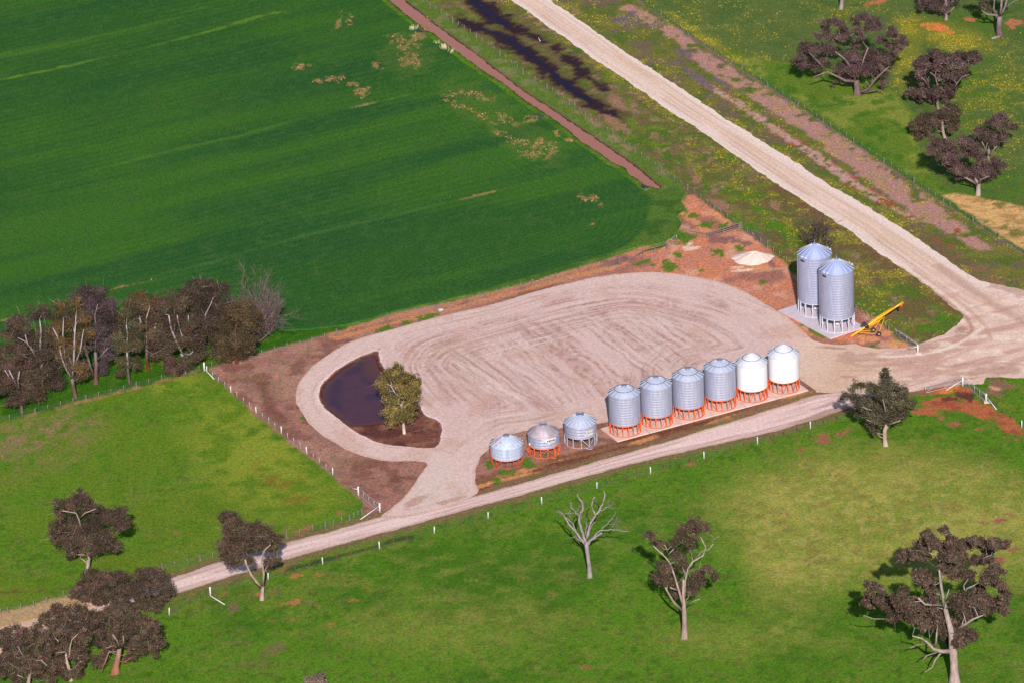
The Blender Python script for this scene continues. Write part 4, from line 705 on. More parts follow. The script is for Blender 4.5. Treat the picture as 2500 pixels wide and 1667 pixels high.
fb = fence('leaning grey post and wire fence along the purplish verge east of the gravel road', FENCE_B, 'wood', 'thin', 3, lean=(-.16, 0), jit=.06)
fc = fence('old wooden post and wire fence along the edge of the dark green crop', FENCE_C, 'wood', 'thin', 3, mesh=True)
fd = fence('fence with white posts between the brown yard soil and the left paddock', FENCE_D, 'white', 'steel', 3)
fe = fence('long fence with white posts and rusty pickets along the lower side of the lane', FENCE_E[:-1], 'white', 'picket', 3)
ff = fence('low wooden fence along the upper side of the lane at the lower left', [(-30, 1503), (20, 1496), (115, 1470), (235, 1431), (305, 1418), (397, 1390), (489, 1369), (580, 1345), (700, 1313), (795, 1288), (854, 1269), (884, 1255)], 'wood', 'thin', 2)
fg = fence('short rusty picket fence running off to the right below the corner gate', [(2408, 981), (2428, 991), (2448.5, 1011), (2469, 1024)], 'picket', 'picket', 0)
for p_ in ((2494.5, 1042.5), (2560, 1090)): o = link('post', PM['white'], None, fg); o.location = P(*p_) - P(2408, 981); o['label'] = 'white post'
def stay(mb, a, b, r): mb.bar(a, b, r, 10)
o0 = P(513, 1453); mb = MB(); stay(mb, P(513, 1453, 1.0) - P(413, 1500), P(549, 1475, .05) - P(413, 1500), .065); mb.build('stay', M_wpost, fe)
o = link('post', PM['bigwhite'], None, fe); o.location = P(513.5, 1453) - P(413, 1500) + np.array([.02, -.02, 0]); o.scale = (.9, .9, .95)
mb = MB(); stay(mb, P(501, 902, 1.0) - P(505, 909), P(523, 925, .05) - P(505, 909), .065); mb.build('stay', M_wpost, fd)
o = link('post', PM['bigwhite'], None, fd); o.location = P(499, 905) - P(505, 909)

# gates and rails
def gate(label, a, b, ha=1.15, n_up=2, m=M_pipe, diag=True, low_=.18, sag=0., mesh=True, cat='gate', kind='farm_gate', truss=False):
    A, B = P(*a), P(*b); root = empty(kind, tuple(A), label, cat); d = B - A; n = 6
    pt = lambda t, h: d * t + np.array([0, 0, h - sag * 4 * t * (1 - t)])
    mb = MB()
    for h in (low_, ha): mb.tube([pt(k / n, h) for k in range(n + 1)], .038, 6)
    if truss: mb.tube([pt(k / n, ha - .14) for k in range(n + 1)], .03, 6)
    for k in range(n_up + 2): t = k / (n_up + 1); mb.bar(pt(t, low_), pt(t, ha), .034)
    mb.build('frame', m, root)
    if diag:
        for t0, t1 in ((0, .28), (.5, .78)): mb = MB(); mb.bar(pt(t0, low_), pt(t1, ha), .038); mb.build('brace', m, root)
    if mesh:
        mb = MB(); k = int(np.linalg.norm(d) / .15)
        for i in range(k): mb.bar(pt(i / k, low_), pt(i / k, ha), .004, 3)
        for h in np.linspace(low_, ha, 8): mb.tube([pt(q / n, h) for q in range(n + 1)], .004, 3, cap=False)
        mb.build('mesh_panel', M_wire, root)
    return root
def bigpost(label, p, stay_to=None, h=1.42, h0=1.0, base=False):
    A = P(*p); root = empty('strainer_post', tuple(A), label, 'post'); mb = MB(); mb.tube([(0, 0, -.2), (0, 0, h), (0, 0, h + .04)], [.135, .135, .1], 12); mb.build('upright', M_wpost, root)
    if stay_to: mb = MB(); mb.bar((0, 0, h0), P(*stay_to, .04) - A, .06, 10); mb.build('stay', M_wpost, root)
    if base: mb = MB(); mb.box((.1, -.05, .05), (.9, .7, .16)); mb.build('footing', M_conc, root)
    return root
gate('steel pipe gate with two diagonal braces standing in front of the red soil corner', (2260, 961), (2346, 940), 1.25, 0); bigpost('white corner post with a long white stay, between the pipe gate and the mesh gate', (2350.5, 941.5), (2309.5, 952))
gate('tall wire mesh gate running downhill from the white corner post', (2353, 941), (2405, 980), 1.3, 3, diag=False); bigpost('white post with a stay and concrete footing at the right end of the mesh gate', (2407.8, 981.5), (2433, 999), base=True)
gate('grey truss gate standing open beside the orange soil near the auger', (2188, 822), (2240, 857), 1.3, 1, truss=True); bigpost('white gate post on a concrete footing beside the sweep of the junction', (2240.6, 862.5), (2216, 852), h0=1.15, base=True)
gate('sagging wire mesh gate at the bottom corner of the brown yard, beside the lane', (876, 1209), (926.5, 1248), 1.25, 3, diag=False, sag=.12); bigpost('white post at the upper end of the sagging mesh gate', (875.4, 1208.5), (853, 1191)); bigpost('white post with a stay at the lane end of the sagging mesh gate', (927.5, 1249), (880, 1267), base=False)
gate('thin grey pipe gate standing open across the corner of the crop', (1629, 609), (1652, 590), 1.2, 1, diag=False); gate('weathered grey pipe gate beside the timber rail panel', (1676, 573), (1727, 583), 1.05, 1, diag=False, m=M_thin)
A = P(1728, 583.5); root = empty('rail_fence', tuple(A), 'grey timber fence panel with three rails standing on orange soil', 'fence'); ends = P(1811, 557) - A
for t in (0, .46, .92, 1.0): o = link('post', PM['wood'], None, root); o.location = ends * t; o.scale = (1, 1, 1.1)
for h in (.25, .62, 1.0): mb = MB(); mb.tube([np.array([0, 0, h]) + pr * 0, ends * .5 + np.array([0, -.02, h]), ends + np.array([0, 0, h])], .075, 4, smoothf=False); mb.build('rail', M_wood, root)
A = P(1570.5, 624.5); root = empty('rail_fence', tuple(A), 'single timber rail with a slanting stay at the end of the crop fence', 'fence'); ends = P(1629, 610.5) - A
for t, s in ((0, 1.), (.47, .85), (1.0, 1.2)): o = link('post', PM['wood'], None, root); o.location = ends * t; o.scale = (s, s, s)
mb = MB(); mb.bar((0, 0, .95), ends + np.array([0, 0, 1.05]), .075, 6); mb.build('rail', M_wood, root); mb = MB(); mb.bar((0, 0, .75), P(1531, 637, .05) - A, .07, 6); mb.build('stay', M_wood, root)

# ------------------------------------------------------------------ small things
def guide(label, px, py, h, lean, cat='guide post'):
    A = P(px, py); root = empty('guide_post', tuple(A), label, cat); mb = MB(); t = np.array([lean, 0, 1.0]); t /= np.linalg.norm(t)
    mb.tube([t * -.1, t * h * .98, t * h], [.075, .07, .03], 6, smoothf=False); mb.build('upright', M_wpost, root); mb = MB(); q = t * h * .75; mb.box((q[0] + (0), q[1] - .07, q[2]), (.11, .03, .2)); mb.build('reflector', M_red if lean == 0 else M_dark, root)
guide('upright white guide post with a red reflector on the near edge of the gravel road', 1289, 32, .75, 0); guide('white guide post leaning over beside the dark flood water', 1319, 101.5, .7, -.45); guide('white guide post on the far road edge, cut off by the top of the frame', 1360, 3.5, 1.0, .05)
A = P(1837, 631); mb = MB(); n = 56; vv = []; rings = 16
for i in range(rings + 1):
    q = i / rings
    for k in range(n):
        th = 2 * math.pi * k / n; wob = 1 + .06 * math.sin(3 * th + .5) + .04 * math.sin(7 * th) + .03 * math.sin(13 * th + q * 6); x, y = 3.35 * q * wob * math.cos(th), 2.7 * q * wob * math.sin(th)
        z = 1.2 * (1 - q ** 1.25) * (1 + .05 * math.sin(5 * th + 2)) + .03 * math.sin(x * 7) * math.sin(y * 6) * (1 - q) ; vv.append((x + .35 * (1 - q), y, z - .02))
mb.add(vv, [(i * n + k, (i + 1) * n + k, (i + 1) * n + (k + 1) % n, i * n + (k + 1) % n) for i in range(rings) for k in range(n)], smoothf=True); o = mb.build('gravel_heap', M_heap); o.location = A; tag(o, 'broad white heap of gravel tipped on the orange soil behind the yard', 'gravel heap')
A = P(1076, 758); mb = MB(); mb.box((0, 0, .12), (.75, .55, .06), rz=.3); mb.box((0, 0, .04), (.3, .3, .1), rz=.3); o = mb.build('white_board', M_white); o.location = A; tag(o, 'small flat white board lying on bare soil beside the crop fence', 'board')
for px, py, rz, lab in ((1026, 81, -.7, 'black culvert pipe end in the canal bank near the top of the crop'), (1319, 288, -.5, 'black culvert pipe end in the canal bank halfway along the water'), (1575, 461, -.7, 'black culvert pipe at the closed lower end of the muddy canal')):
    A = P(px, py); root = empty('culvert_pipe', tuple(A), lab, 'pipe', 'culvert pipes in the canal bank'); c, s = math.cos(rz), math.sin(rz); mb = MB()
    for r0, r1 in ((.26, .26),): mb.tube([(-.7 * c, -.7 * s, .42), (.6 * c, .6 * s, .2)], [r0, r1], 14, cap=False); mb.tube([(-.7 * c, -.7 * s, .42), (.6 * c, .6 * s, .2)], [.2, .2], 14, cap=True)
    mb.build('pipe', M_dark, root); mb = MB(); mb.box((.45 * c, .45 * s, .12), (.3, .9, .35), rz=rz); mb.build('headwall', M_hop, root)
mb = MB(); mb.tube([(-.9, -.4, .2), (-.2, -.1, .24), (.55, .35, .2), (.8, .45, .2)], [.2, .22, .18, .06], 9); o = mb.build('fallen_log', M_thin); o.location = P(2432, 95); tag(o, 'pale fallen log lying at the foot of the tree at the top right', 'log')
REEDS = [(1009, 77, .9, 22, 'pale dry reed clump beside the black pipe near the top of the canal'), (1066, 109, .5, 10, 'smallest pale dry reed clump on the canal bank'), (1084, 124, .95, 34, 'broad pale dry reed clump on the left bank of the canal'), (1101, 133, .8, 10, 'thin leaning pale dry reed clump on the left bank of the canal')]
for px, py, h, n, lab in REEDS:
    mb = MB(); lean_ = .5 if 'leaning' in lab else .05
    for k in range(n):
        x, y = random.gauss(0, .3), random.gauss(0, .2); hh = h * random.uniform(.7, 1.3); mb.tube([(x, y, .2), (x + random.gauss(lean_ * hh, .12), y + random.gauss(0, .1), hh + .2)], [.05, .015], 4)
    o = mb.build('reed_clump', M_reed); o.location = P(px, py); tag(o, lab, 'reeds', 'pale dry reeds on the canal bank')

# ------------------------------------------------------------------ trees
def px3(by, x, y, d):
    q = ray(x, y); t = (by + d - CP[1]) / q[1]; return CP + q * t
BROWN, PALE, GREY, RED_ = S(104, 82, 76), S(182, 166, 170), S(124, 106, 106), S(104, 54, 42)
def leaf_mesh(cl, cols, rng, size, dens):
    """cl: list of (centre, radius). many small leaf cards in lumpy shells"""
    Vs, Cs = [], []
    for c, r in cl:
        n = int(dens * r * r); nb = 10; sub = rng.normal(size=(nb, 3)); sub /= np.linalg.norm(sub, axis=1)[:, None]; sub[:, 2] *= .75; sub = c + sub * r * rng.uniform(.25, .68, nb)[:, None]; sr = r * rng.uniform(.3, .55, nb)
        k = rng.integers(0, nb, n); dv = rng.normal(size=(n, 3)); dv /= np.linalg.norm(dv, axis=1)[:, None]; p = sub[k] + dv * (sr[k] * rng.random(n) ** .5 * np.where(rng.random(n) < .14, rng.uniform(1, 1.5, n), 1))[:, None] * np.array([1, 1, .85])
        outd = p - c; outd /= np.linalg.norm(outd, axis=1)[:, None] + 1e-6; nrm = outd * .55 + rng.normal(size=(n, 3)) * .6 + np.array([0, 0, .15]); nrm /= np.linalg.norm(nrm, axis=1)[:, None]
        t = np.cross(nrm, rng.normal(size=(n, 3))); t /= np.linalg.norm(t, axis=1)[:, None]; b = np.cross(nrm, t); s = size * rng.uniform(.6, 1.35, n)[:, None]
        q = np.stack([p - t * s * .5, p - b * s * .32 + nrm * s * .08, p + t * s * .5, p + b * s * .32 + nrm * s * .08], 1)
        dom = rng.integers(0, len(cols), nb); ci = np.where(rng.random(n) < .65, dom[k], rng.integers(0, len(cols), n)); base = cols[ci] * rng.uniform(.6, 1.35, (n, 1)) * (rng.uniform(.75, 1.25, nb)[k])[:, None] * rng.uniform(.82, 1.2)
        Vs.append(q.reshape(-1, 3)); Cs.append(np.repeat(base, 4, 0))
    V = np.concatenate(Vs); C = np.concatenate(Cs); return V, np.arange(len(V)).reshape(-1, 4), C
def tree(label, frame, trunk, clumps, limbs=(), leaf=((74, 62, 52), (62, 54, 44), (88, 76, 60), (84, 62, 54)), bark=(BROWN, GREY), seed=1, dens=470, size=.205, group=None, depth=.75, name='gum_tree', fill=True):
    if clumps and fill:      # smaller clumps close the gaps between neighbouring ones
        more = []
        for i, c in enumerate(clumps):
            for j in sorted((j for j in range(len(clumps)) if j != i), key=lambda j: math.hypot(clumps[j][0] - c[0], clumps[j][1] - c[1]))[:2]:
                if j > i: more.append(((c[0] + clumps[j][0]) / 2, (c[1] + clumps[j][1]) / 2, .8 * min(c[2], clumps[j][2])))
        clumps = list(clumps) + more
    ox, oy, s = frame; rng = np.random.default_rng(seed); f = lambda q: (ox + q[0] / s, oy + q[1] / s)
    bx = f(trunk[0]); B = P(*bx); by = B[1]; mpp = np.linalg.norm(B - CP) / FOC / s      # metres per zoom pixel
    root = empty(name, tuple(B), label, 'tree', group); mb = MB(); lo, hi = [np.asarray(b) * .72 for b in bark]
    H = max(3., max(px3(by, *f(c), 0)[2] for c in (clumps or trunk)))
    colr = lambda p: lo + (hi - lo) * np.clip((p[2] / H - .12) * 3.2, 0, 1)
    nodes = []
    def grow(pts, rs, n=8):
        pts = [p - B for p in pts]; mb.tube(pts, rs, n, np.array([colr(p) for p in pts]))
        for i in range(len(pts) - 1):
            for t in (0, .5): nodes.append((pts[i] * (1 - t) + pts[i + 1] * t, rs[i] * (1 - t) + rs[i + 1] * t))
        nodes.append((pts[-1], rs[-1]))
    tp = [px3(by, *f(q), 0) for q in trunk]; tr = [q[2] * mpp for q in trunk]
    tp[0][2] = -.15; mid = tp[0] * .75 + tp[1] * .25
    pts0 = [tp[0], tp[0] * .9 + tp[1] * .1] + tp[1:]; rs0 = [tr[0] * 1.5, tr[0] * 1.1] + tr[1:]
    grow(pts0, rs0, 10); nodes[:] = [q for q in nodes if q[0][2] > .25 * tp[-1][2]]
    xs = [c[0] for c in clumps] or [0]; W = (max(xs) - min(xs)) / 2 * mpp * depth
    for li in limbs:
        m = len(li); grow([px3(by, *f(q), -min(2.4, W * .75) * i / max(1, m - 1)) for i, q in enumerate(li)], [max(q[2] * mpp, .025) for q in li], 6)
    cl = []
    for i, c in enumerate(clumps):
        r = c[2] * mpp * 1.5; d = rng.uniform(-.45 if limbs else -1, 1) * W * .75
        p = px3(by, *f(c), d)
        while p[2] - r * .7 < .35 and d > -W * 1.5 - 2: d -= .4; p = px3(by, *f(c), d)
        cl.append((p - B, r))
    top = tp[-1] - B
    for c, r in sorted(cl, key=lambda q: np.linalg.norm(q[0] - top)):
        best = min(nodes, key=lambda q: np.linalg.norm(q[0] - c) + max(0, q[0][2] - c[2] + .3) * 2); a, ra = best; dist = np.linalg.norm(c - a)
        if dist < .3: continue
        r0 = min(ra * .6, .02 * dist + .03); m1 = a * .6 + c * .4 + rng.normal(size=3) * dist * .06 - np.array([0, 0, dist * .05]); m2 = a * .25 + c * .75 + rng.normal(size=3) * dist * .05
        ps = [a, m1, m2, c]; rr = [r0, r0 * .75, r0 * .5, .02]; mb.tube(ps, rr, 5, np.array([colr(p) for p in ps])); nodes += [(m1, rr[1]), (m2, rr[2])]
        for k in range(4):
            e = c + rng.normal(size=3) * r * .5; mb.tube([m2 * .4 + c * .6, e], [.03, .012], 4, np.array([colr(c)] * 2))
    mb.build('trunk', M_bark, root, True)
    if cl:
        V, F, C = leaf_mesh(cl, np.array([S(*q) * np.array([.98, .94, 1.06]) for q in leaf]), rng, size, dens); link('crown', np_mesh('crown', V, [F], C), M_leaf, root)
    return root
DK = ((82, 64, 56), (66, 54, 46), (96, 76, 64), (92, 66, 58), (86, 80, 56), (76, 74, 50)); OL = ((118, 106, 60), (92, 86, 46), (136, 118, 66), (74, 68, 40)); TAN = ((106, 80, 54), (92, 74, 50), (80, 68, 50), (84, 78, 56)); PUR = ((84, 70, 70), (74, 66, 60), (92, 72, 78), (72, 64, 54)); RB = ((86, 68, 56), (76, 64, 54), (66, 58, 48), (80, 76, 58)); GRN = ((84, 86, 60), (70, 74, 50), (100, 96, 70), (62, 60, 46))
Z1 = (0, 600, 2.936); RG = 'row of gum trees along the paddock fence'
tree('leftmost small dark gum of the row along the paddock fence', Z1, [(155, 1187, 13), (152, 1120, 11), (140, 1040, 9)], [(80, 850, 85), (200, 900, 90), (60, 970, 80), (200, 1010, 95), (150, 1080, 80), (270, 1060, 60), (20, 790, 80), (120, 770, 70), (0, 1000, 70), (90, 1110, 50), (-60, 900, 90), (-40, 1020, 70)], [[(140, 1040, 6), (128, 960, 6), (140, 900, 4)], [(140, 1040, 6), (95, 950, 5), (65, 890, 4)], [(140, 1040, 5), (60, 930, 4), (35, 890, 3)]], DK, (BROWN, PALE), 1, group=RG, fill=False)
tree('gum with a dark red lower trunk, second from the left in the row', Z1, [(315, 1087, 15), (303, 980, 13), (298, 860, 11), (290, 740, 9)], [(110, 560, 70), (180, 590, 80), (240, 490, 65), (310, 470, 60), (120, 650, 80), (230, 670, 80), (310, 640, 65), (320, 750, 80), (250, 780, 80), (340, 870, 85), (400, 960, 70), (300, 930, 60), (60, 640, 55), (170, 720, 60), (370, 1000, 50), (150, 520, 50)], [[(298, 860, 8), (288, 720, 8), (293, 600, 6), (285, 540, 4)], [(298, 860, 6), (225, 740, 5), (190, 690, 4), (130, 660, 3)], [(295, 800, 5), (200, 710, 4), (180, 640, 3)]], RB, (RED_, PALE), 2, group=RG, fill=False)
tree('white limbed gum forking low, third from the left in the row', Z1, [(540, 1087, 16), (525, 1000, 13), (515, 950, 12)], [(430, 430, 55), (470, 480, 70), (420, 560, 70), (510, 560, 85), (420, 670, 70), (480, 740, 75), (560, 700, 75), (570, 860, 55), (590, 920, 55), (480, 840, 60), (390, 780, 55), (590, 500, 65), (550, 420, 50), (370, 620, 50), (600, 620, 60)], [[(515, 950, 9), (475, 880, 8), (440, 800, 6), (410, 650, 5), (380, 590, 3)], [(515, 950, 10), (527, 880, 8), (535, 640, 6), (545, 500, 3)], [(475, 880, 6), (450, 640, 5), (455, 540, 3)], [(527, 880, 6), (575, 750, 5), (600, 600, 3)]], ((98, 82, 52), (80, 70, 50), (70, 62, 50), (112, 84, 52)), (BROWN, PALE), 3, group=RG, fill=False)
tree('tall purplish gum with two trunks joined at the base, in the row', Z1, [(685, 987, 20), (684, 940, 17), (690, 850, 13), (682, 760, 10)], [(560, 370, 70), (640, 370, 80), (730, 370, 80), (800, 430, 60), (640, 460, 95), (750, 490, 90), (820, 570, 55), (700, 590, 95), (640, 690, 65), (750, 700, 70), (730, 850, 50), (770, 770, 50), (580, 450, 60), (700, 330, 45), (740, 900, 35)], [[(678, 950, 13), (645, 860, 11), (620, 770, 8), (600, 690, 5)], [(682, 760, 8), (690, 620, 6), (680, 500, 4), (700, 420, 3)], [(688, 830, 6), (740, 770, 5), (775, 730, 3)]], PUR, (BROWN, S(150, 128, 132)), 4, group=RG, fill=False)
tree('slim straight gum with sparse foliage in the middle of the row', Z1, [(927, 982, 10), (918, 900, 9), (910, 770, 7), (912, 640, 5)], [(900, 560, 70), (860, 650, 60), (960, 640, 70), (870, 720, 55), (960, 710, 60), (890, 830, 50), (970, 830, 50), (860, 910, 35), (920, 470, 65), (990, 580, 50)], [[(912, 740, 6), (915, 640, 5), (905, 570, 3)], [(912, 760, 5), (955, 740, 4), (985, 715, 2)]], GRN[:2] + TAN[1:3], (BROWN, PALE), 5, group=RG, fill=False)
tree('gum with an orange brown crown, just right of the slim one in the row', Z1, [(1067, 892, 12), (1053, 820, 10), (1050, 700, 9), (1050, 620, 7)], [(980, 400, 65), (1060, 410, 70), (1125, 400, 60), (960, 480, 70), (1070, 500, 70), (1120, 510, 55), (1020, 590, 70), (1100, 610, 55), (1010, 350, 40), (920, 440, 50)], [[(1050, 690, 7), (1012, 570, 6), (1000, 500, 4)], [(1050, 680, 7), (1105, 600, 5), (1120, 560, 3)], [(1050, 640, 6), (1050, 520, 5), (1075, 430, 3)]], TAN, (RED_, PALE), 6, group=RG, fill=False)
tree('bushy dark gum with bright white forked limbs near the right of the row', Z1, [(1325, 912, 13), (1318, 800, 12), (1300, 770, 11)], [(1180, 430, 70), (1270, 400, 80), (1160, 550, 80), (1250, 520, 90), (1340, 560, 85), (1120, 670, 80), (1200, 720, 85), (1110, 780, 60), (1210, 850, 65), (1320, 840, 70), (1400, 780, 70), (1380, 660, 80), (1290, 650, 60), (1180, 640, 60), (1270, 880, 45)], [[(1310, 775, 9), (1265, 690, 9), (1225, 590, 7), (1210, 500, 4)], [(1265, 690, 7), (1310, 660, 6), (1280, 560, 5), (1270, 500, 3)], [(1310, 660, 5), (1350, 560, 4), (1350, 500, 3)], [(1310, 770, 5), (1360, 780, 4), (1385, 755, 3)]], DK, (PALE, PALE), 7, group=RG, fill=False)
tree('tall dark gum with a rounded top, behind the white limbed one in the row', Z1, [(1455, 802, 14), (1455, 740, 13), (1470, 640, 11), (1480, 540, 9)], [(1400, 310, 80), (1490, 330, 85), (1580, 330, 70), (1420, 420, 90), (1530, 440, 90), (1590, 490, 80), (1470, 550, 90), (1550, 610, 80), (1350, 340, 60), (1440, 270, 45), (1420, 640, 60), (1530, 280, 40)], [[(1470, 620, 6), (1470, 500, 5), (1510, 420, 4), (1530, 370, 3)], [(1465, 660, 5), (1410, 600, 4), (1400, 540, 3)]], RB[1:] + DK[:2], (BROWN, PALE), 8, group=RG, fill=False)
tree('dense brown green gum at the right end of the row, foliage down to the fence', Z1, [(1697, 842, 12), (1694, 760, 11), (1690, 640, 9), (1695, 560, 7)], [(1740, 440, 75), (1680, 480, 80), (1790, 520, 70), (1820, 580, 55), (1640, 570, 80), (1740, 610, 85), (1590, 690, 80), (1680, 690, 80), (1780, 690, 65), (1620, 780, 55), (1750, 760, 60), (1560, 760, 60), (1790, 740, 45), (1650, 800, 35)], [[(1692, 640, 5), (1700, 560, 4), (1690, 500, 3)]], ((86, 74, 52), (74, 64, 46), (96, 80, 56), (66, 58, 42)), (RED_, BROWN), 9, group=RG, fill=False)
ZY = (600, 700, 3.92)
tree('leafy olive gum with a white trunk standing alone on the muddy island', ZY, [(1517, 1402, 15), (1510, 1330, 14), (1500, 1240, 12), (1490, 1120, 10)], [(1450, 800, 70), (1390, 830, 75), (1510, 850, 80), (1330, 880, 75), (1600, 890, 70), (1620, 970, 70), (1340, 960, 70), (1480, 950, 90), (1400, 1070, 75), (1530, 1050, 90), (1620, 1050, 55), (1380, 1180, 70), (1480, 1170, 85), (1580, 1170, 70), (1400, 1280, 55), (1560, 1260, 50), (1470, 1260, 55), (1290, 920, 45), (1440, 760, 40), (1640, 920, 40), (1390, 1330, 28)], [[(1460, 1060, 6), (1420, 1000, 7), (1385, 940, 5), (1350, 930, 3)], [(1420, 1000, 5), (1400, 950, 4), (1390, 910, 3)], [(1425, 1000, 4), (1435, 960, 3)]], OL, (S(215, 190, 176), PALE), 10, dens=445, depth=.6)
ZR = (1900, 800, 3.92)
tree('gum with a straight pale trunk and dense crown at the right end of the lane', ZR, [(1027, 1127, 24), (1020, 1060, 20), (1020, 980, 19), (1040, 920, 14)], [(1015, 430, 55), (1030, 500, 60), (740, 550, 55), (870, 570, 65), (990, 600, 85), (1110, 580, 75), (1200, 600, 55), (780, 690, 80), (900, 720, 95), (1040, 710, 95), (1170, 700, 75), (1265, 720, 55), (800, 810, 75), (920, 850, 85), (1050, 840, 90), (1170, 820, 75), (900, 930, 55), (1000, 920, 60), (1110, 890, 50), (650, 640, 40), (600, 680, 25), (920, 1000, 35), (1290, 770, 35)], [[(1035, 930, 9), (1100, 910, 7), (1170, 885, 4)], [(1030, 940, 7), (900, 900, 4), (850, 880, 3)], [(1035, 900, 7), (1020, 760, 5), (1000, 680, 3)], [(930, 800, 4), (870, 780, 4), (800, 755, 3)]], ((88, 84, 62), (72, 68, 50), (102, 96, 72), (64, 58, 46)), (S(190, 165, 152), S(175, 155, 148)), 11, dens=415)
ZB = (1300, 1150, 3.033)
tree('tall thin gum with separate tufts of foliage and bare limbs in the bottom paddock', ZB, [(1125, 1233, 24), (1127, 1120, 18), (1122, 1010, 16), (1118, 900, 12), (1120, 800, 9)], [(860, 480, 45), (900, 520, 40), (945, 540, 38), (1040, 540, 38), (1080, 470, 60), (1135, 420, 50), (1205, 365, 45), (1265, 420, 48), (1165, 520, 50), (1200, 450, 50), (970, 700, 60), (930, 780, 55), (1005, 800, 60), (1085, 640, 60), (1110, 700, 50), (1060, 840, 50), (1180, 810, 60), (1230, 760, 55), (1295, 730, 45), (1350, 775, 40), (1190, 880, 50), (1255, 820, 40), (1075, 890, 45), (1160, 560, 35), (1300, 440, 25)], [[(1110, 1030, 11), (1040, 960, 9), (1000, 890, 7), (985, 860, 5)], [(1118, 1000, 11), (1095, 920, 9), (1050, 770, 7), (1020, 680, 6), (985, 635, 5), (940, 595, 4), (895, 550, 3)], [(985, 635, 5), (1045, 575, 3)], [(990, 630, 4), (1000, 580, 4), (978, 545, 3)], [(1125, 960, 10), (1130, 820, 8), (1150, 720, 7), (1190, 665, 7), (1265, 620, 6), (1283, 560, 5), (1245, 485, 3)], [(1190, 665, 4), (1255, 590, 4), (1310, 575, 4), (1338, 535, 2)], [(1140, 1000, 6), (1190, 960, 4), (1240, 945, 2)], [(1285, 520, 3), (1350, 500, 2), (1385, 480, 1)], [(1085, 885, 5), (1020, 860, 4)]], DK, (S(165, 140, 132), S(190, 168, 160)), 12, fill=False, size=.195, dens=545)
ZC = (1900, 1200, 3.358)
tree('largest gum, spreading over the bottom right corner with a thick pale trunk', ZC, [(1447, 1575, 44), (1445, 1480, 36), (1440, 1380, 32), (1435, 1300, 34), (1420, 1150, 26), (1380, 1000, 20), (1345, 850, 16), (1330, 740, 12)], [(1220, 350, 52), (1350, 300, 35), (1180, 430, 52), (1280, 430, 55), (1430, 400, 62), (1560, 415, 55), (1660, 405, 55), (1770, 410, 65), (1860, 430, 45), (1050, 510, 55), (1010, 540, 40), (1190, 520, 55), (1400, 520, 75), (1500, 540, 62), (1620, 560, 55), (1340, 620, 55), (1450, 640, 75), (1180, 700, 75), (1250, 770, 62), (1560, 670, 55), (1720, 710, 75), (1800, 760, 55), (750, 765, 45), (840, 800, 38), (760, 890, 62), (880, 880, 58), (1000, 870, 85), (1020, 980, 75), (1180, 970, 65), (1480, 900, 85), (1580, 890, 65), (1680, 890, 65), (1800, 920, 75), (1540, 990, 75), (1320, 1020, 75), (1200, 1090, 55), (1420, 1080, 65), (1500, 1150, 75), (1580, 1180, 58), (1420, 1220, 58), (940, 1030, 45), (1860, 980, 40), (1700, 960, 50), (1100, 920, 80), (1100, 1020, 62), (1260, 930, 58), (1250, 860, 52), (1640, 800, 52), (1340, 460, 52), (1500, 460, 52), (1720, 470, 52), (1720, 560, 48), (1780, 640, 58), (1860, 850, 52), (1350, 1150, 50), (1300, 1090, 50), (1480, 1230, 52), (930, 950, 60)], [[(1400, 1305, 22), (1330, 1305, 18), (1270, 1285, 15), (1230, 1240, 10), (1180, 1200, 7), (1100, 1180, 4)], [(1270, 1285, 9), (1295, 1230, 8), (1300, 1150, 6)], [(1330, 1305, 7), (1220, 1340, 5), (1190, 1370, 3)], [(1340, 1310, 8), (1285, 1380, 6), (1260, 1440, 4), (1200, 1475, 3)], [(1230, 1240, 6), (1130, 1255, 4), (1080, 1280, 2)], [(1360, 960, 12), (1350, 850, 14), (1330, 740, 10), (1320, 640, 6)], [(1345, 930, 9), (1200, 920, 10), (1150, 870, 8)], [(1360, 920, 7), (1400, 800, 4)], [(1470, 1120, 10), (1540, 1080, 12), (1600, 1040, 9), (1680, 1010, 4)], [(1510, 850, 12), (1550, 790, 9), (1610, 765, 4)], [(1660, 590, 6), (1690, 540, 4), (1740, 520, 2)], [(900, 1040, 5), (780, 1040, 4), (700, 1010, 2)], [(1320, 580, 8), (1290, 520, 5), (1240, 500, 3)], [(1490, 1260, 6), (1530, 1230, 4), (1580, 1215, 2)]], ((84, 70, 58), (70, 60, 48), (96, 82, 66), (90, 70, 60)), (S(180, 155, 150), S(180, 160, 158)), 13, dens=400, size=.33)
ZL = (0, 1134, 2.94); Z4 = (0, 1340, 4.9)
tree('rounded dark gum standing alone in the left paddock above the lane', ZL, [(616, 778, 12), (632, 710, 14), (640, 650, 12), (600, 560, 9)], [(600, 240, 75), (520, 290, 65), (430, 265, 45), (640, 310, 58), (700, 330, 55), (420, 330, 48), (430, 430, 72), (540, 430, 75), (650, 420, 80), (770, 380, 62), (860, 340, 62), (900, 420, 52), (850, 440, 45), (390, 520, 52), (500, 530, 75), (610, 520, 82), (730, 520, 75), (820, 580, 45), (540, 620, 55), (640, 600, 62), (720, 590, 52), (500, 640, 40)], [[(590, 480, 4), (565, 390, 6), (545, 345, 4), (450, 330, 3)], [(565, 390, 5), (610, 345, 4), (690, 315, 3)]], RB[2:] + DK, (S(190, 165, 155), S(190, 160, 150)), 14)
